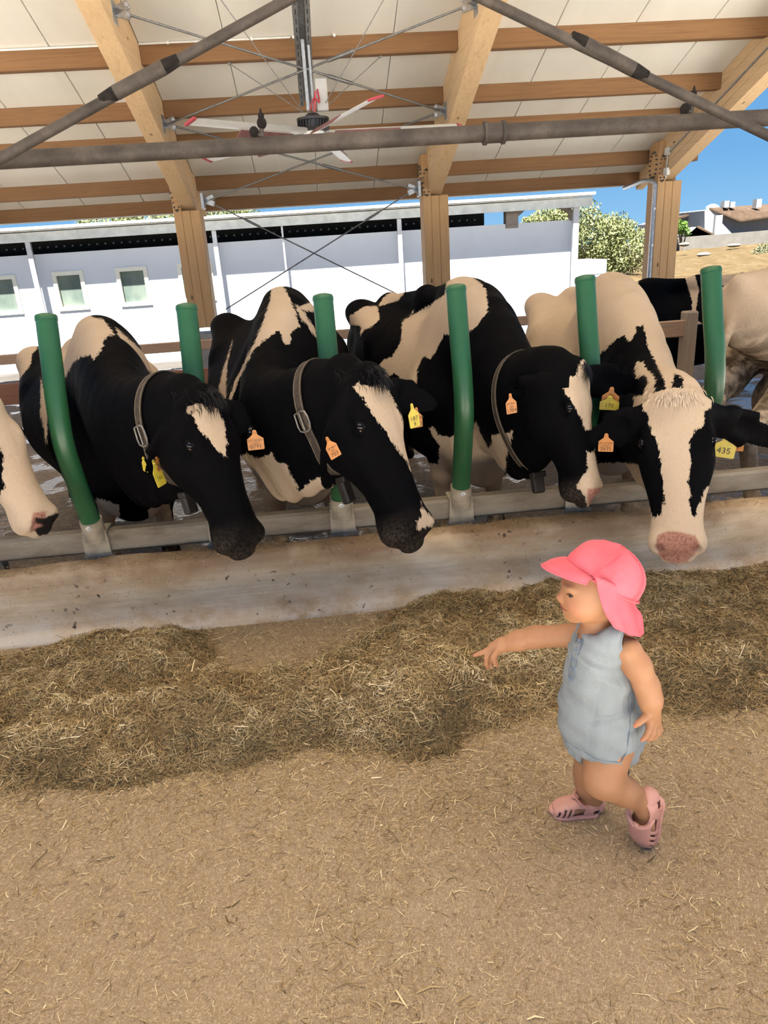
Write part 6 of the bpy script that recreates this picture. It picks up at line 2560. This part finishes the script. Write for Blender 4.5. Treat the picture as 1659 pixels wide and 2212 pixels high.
# brim
Vb, Fb = [], []
nb_, mb_n = 25, 8
bd = unit(fw - uh * .05)
for i in range(nb_):
    a = -1.12 + 2.24 * i / (nb_ - 1)
    e0 = cap_pt(a, -.006, -.004)
    wdt = .060 * max(0.0, math.cos(a * 1.3)) ** .55 * (1 + .1 * math.cos(a))
    outd = unit(bd * math.cos(a * .35) + cl * math.sin(a * .35) + uh * .10 * math.sin(a))
    for j in range(mb_n):
        t_ = j / (mb_n - 1)
        p = e0 + outd * wdt * t_ - uh * (.010 * t_ * t_) + uh * .004 * math.sin(t_ * math.pi)
        Vb.append(p)
for i in range(nb_ - 1):
    for j in range(mb_n - 1):
        Fb.append((i * mb_n + j, i * mb_n + j + 1, (i + 1) * mb_n + j + 1, (i + 1) * mb_n + j))
brim = mesh_np('brim', Vb, Fb, M_PINK, hat, smooth=180)
so = brim.modifiers.new('thickness', 'SOLIDIFY')
so.thickness = .0045
so.offset = 0
edge_c = [np.array(Vb[i * mb_n + mb_n - 1]) for i in range(nb_)]
mb = MB()
mb.tube(edge_c, .0030, 7)
mb.build('brim_piping', M_PINK, hat, smooth=180)
mb = MB()
mb.tube([np.array(Vb[i * mb_n + 5]) + uh * .0024 for i in range(1, nb_ - 1)], .0010, 5)
mb.build('brim_stitching', M_PINKSEAM, hat, smooth=180)
# flap: columns run from the band to the hem, from her left temple round the back to her right temple
ncol, nrow = 41, 16
Vf_, Ff_ = [], []
FC = [[(1288, 1246, -.088), (1295, 1283, -.100), (1307, 1322, -.102), (1324, 1350, -.100)],
      [(1310, 1254, -.094), (1322, 1298, -.098), (1330, 1332, -.104), (1345, 1364, -.100)],
      [(1338, 1268, -.086), (1350, 1300, -.084), (1354, 1334, -.090), (1364, 1371, -.092)],
      [(1364, 1280, -.056), (1366, 1308, -.048), (1374, 1336, -.058), (1384, 1374, -.068)],
      [(1376, 1270, .000), (1371, 1308, .000), (1384, 1330, -.008), (1387, 1366, -.012)],
      [(1370, 1258, .056), (1366, 1298, .054), (1374, 1322, .052), (1376, 1352, .052)],
      [(1340, 1256, .084), (1342, 1290, .090), (1346, 1316, .096), (1350, 1340, .098)],
      [(1292, 1234, .088), (1298, 1270, .094), (1306, 1304, .096), (1318, 1330, .096)]]
rowsC = [catmull([K(*FC[i][j]) for i in range(len(FC))], 8) for j in range(4)]
idxs = np.linspace(0, len(rowsC[0]) - 1, ncol).round().astype(int)
for i in range(ncol):
    col_ = catmull([rowsC[j][idxs[i]] for j in range(4)], 5)
    wob = .0035 * math.sin(i * .75)
    for j, k_ in enumerate(np.linspace(0, len(col_) - 1, nrow).round().astype(int)):
        Vf_.append(col_[k_] + fw * wob * (j / nrow))
for i in range(ncol - 1):
    for j in range(nrow - 1):
        Ff_.append((i * nrow + j, i * nrow + j + 1, (i + 1) * nrow + j + 1, (i + 1) * nrow + j))
fl_ = mesh_np('neck_flap', Vf_, Ff_, M_PINK, hat, smooth=180)
so = fl_.modifiers.new('thickness', 'SOLIDIFY')
so.thickness = .003
so.offset = 0
hemc = [np.array(Vf_[j]) for j in range(nrow)] + [np.array(Vf_[i * nrow + nrow - 1]) for i in range(1, ncol)]
mb = MB()
mb.tube(hemc, .0021, 6)
mb.build('flap_hem', M_PINK, hat, smooth=180)
tp = cap_pt(1.62, -.016, .004)
mb = MB()
mb.obox(tp - ct * .006, np.array([cf, unit(cl), ct]), (.006, .0012, .006))
mb.build('cap_label', plain('white label', (.85, .83, .80), .6), hat)

# ---- jelly sandals


def sandal(heel, ax_, ln, label):
    rows = [(-.03, .19, .42, .0, 2.4), (.0, .225, .45, -.01, 2.5), (.10, .25, .46, -.015, 2.6), (.3, .245, .46, -.015, 2.5), (.5, .255, .44, -.015, 2.4), (.7, .275, .38, -.015, 2.3), (.88, .265, .31, -.01, 2.3), (1.0, .21, .235, .0, 2.3), (1.04, .14, .18, .02, 2.2)]
    outer = [Loft(heel, ax_, [(r[0] * ln, r[1] * ln, r[2] * ln, r[3] * ln, r[4]) for r in rows], k=.01)]

    def cut(P, f):
        qq = ((P - heel) @ ax_.T) / ln
        x, y, z = qq[:, 0], np.abs(qq[:, 1]), qq[:, 2]
        tk_ = .0040
        shell = np.maximum(f, -(f + tk_))
        wv_ = np.interp(x, [-.07, -.055, -.02, .05] + [r[0] for r in rows[2:-1]] + [1.03, 1.06, 1.075], [0, .10, .19, .235] + [r[1] for r in rows[2:-1]] + [.17, .10, 0])
        sole = np.maximum((y - wv_ - .012) * ln * .7, np.abs(z - .025) * ln - .035 * ln)
        sole = np.maximum(sole, (np.abs(x - .5) - .575) * ln)
        up = np.maximum(shell, (.05 - z) * ln)

        def sl(a, b, z0, z1, slant=0.0, y0=.05):
            xx = x + slant * (z - .2)
            return -np.minimum(np.minimum(np.minimum(xx - a, b - xx), np.minimum(z - z0, z1 - z)), y - y0) * ln
        holes = [(np.sqrt(((x - .25) / .27) ** 2 + (y / .23) ** 2 + ((z - .50) / .20) ** 2) - 1) * .2 * ln,               # ankle opening
                 sl(.33, .57, .085, .30, .30, .12),                                                                   # wide side window
                 sl(.65, .69, .06, .30, .35, .09), sl(.765, .805, .06, .27, .35, .09), sl(.88, .92, .06, .22, .35, .09),            # toe slots
                 sl(-.02, .10, .09, .21, 0.0, .07)]
        for h_ in holes:
            up = np.maximum(up, -h_)
        return np.minimum(sole, up).astype(np.float32)
    V_, F_ = sdf_mesh(outer, .0023, extra=cut)
    s_ = empty('sandal', heel)
    s_.parent = kid
    s_.location = heel - base_of(kid)
    s_['label'] = label
    mesh_np('jelly_shell', V_, F_, M_SANDAL, s_, smooth=180)
    # ankle strap with buckle, and the rim of the sole
    g_ = lambda t_, y_, z_: heel + (ax_[0] * t_ + ax_[1] * y_ + ax_[2] * z_) * ln
    for sgn in (-1, 1):
        mb_ = MB()
        mb_.tube(catmull([g_(.26, .245 * sgn, .33), g_(.38, .225 * sgn, .42), g_(.46, .13 * sgn, .47), g_(.50, 0, .485)], 5), .0062, 8, True, .4)
        mb_.build('ankle_strap', M_SANDAL, s_, smooth=180)
    mb_ = MB()
    mb_.obox(g_(.50, 0, .475), np.array([ax_[0], ax_[1], ax_[2]]), (.010, .008, .0035), .002)
    mb_.build('buckle_tab', M_SANDAL, s_, smooth=60)
    return s_


sandal(RF_H, FR, FRL, 'planted front sandal')
sandal(LH, FL, FLL, 'raised back sandal standing on its toe')
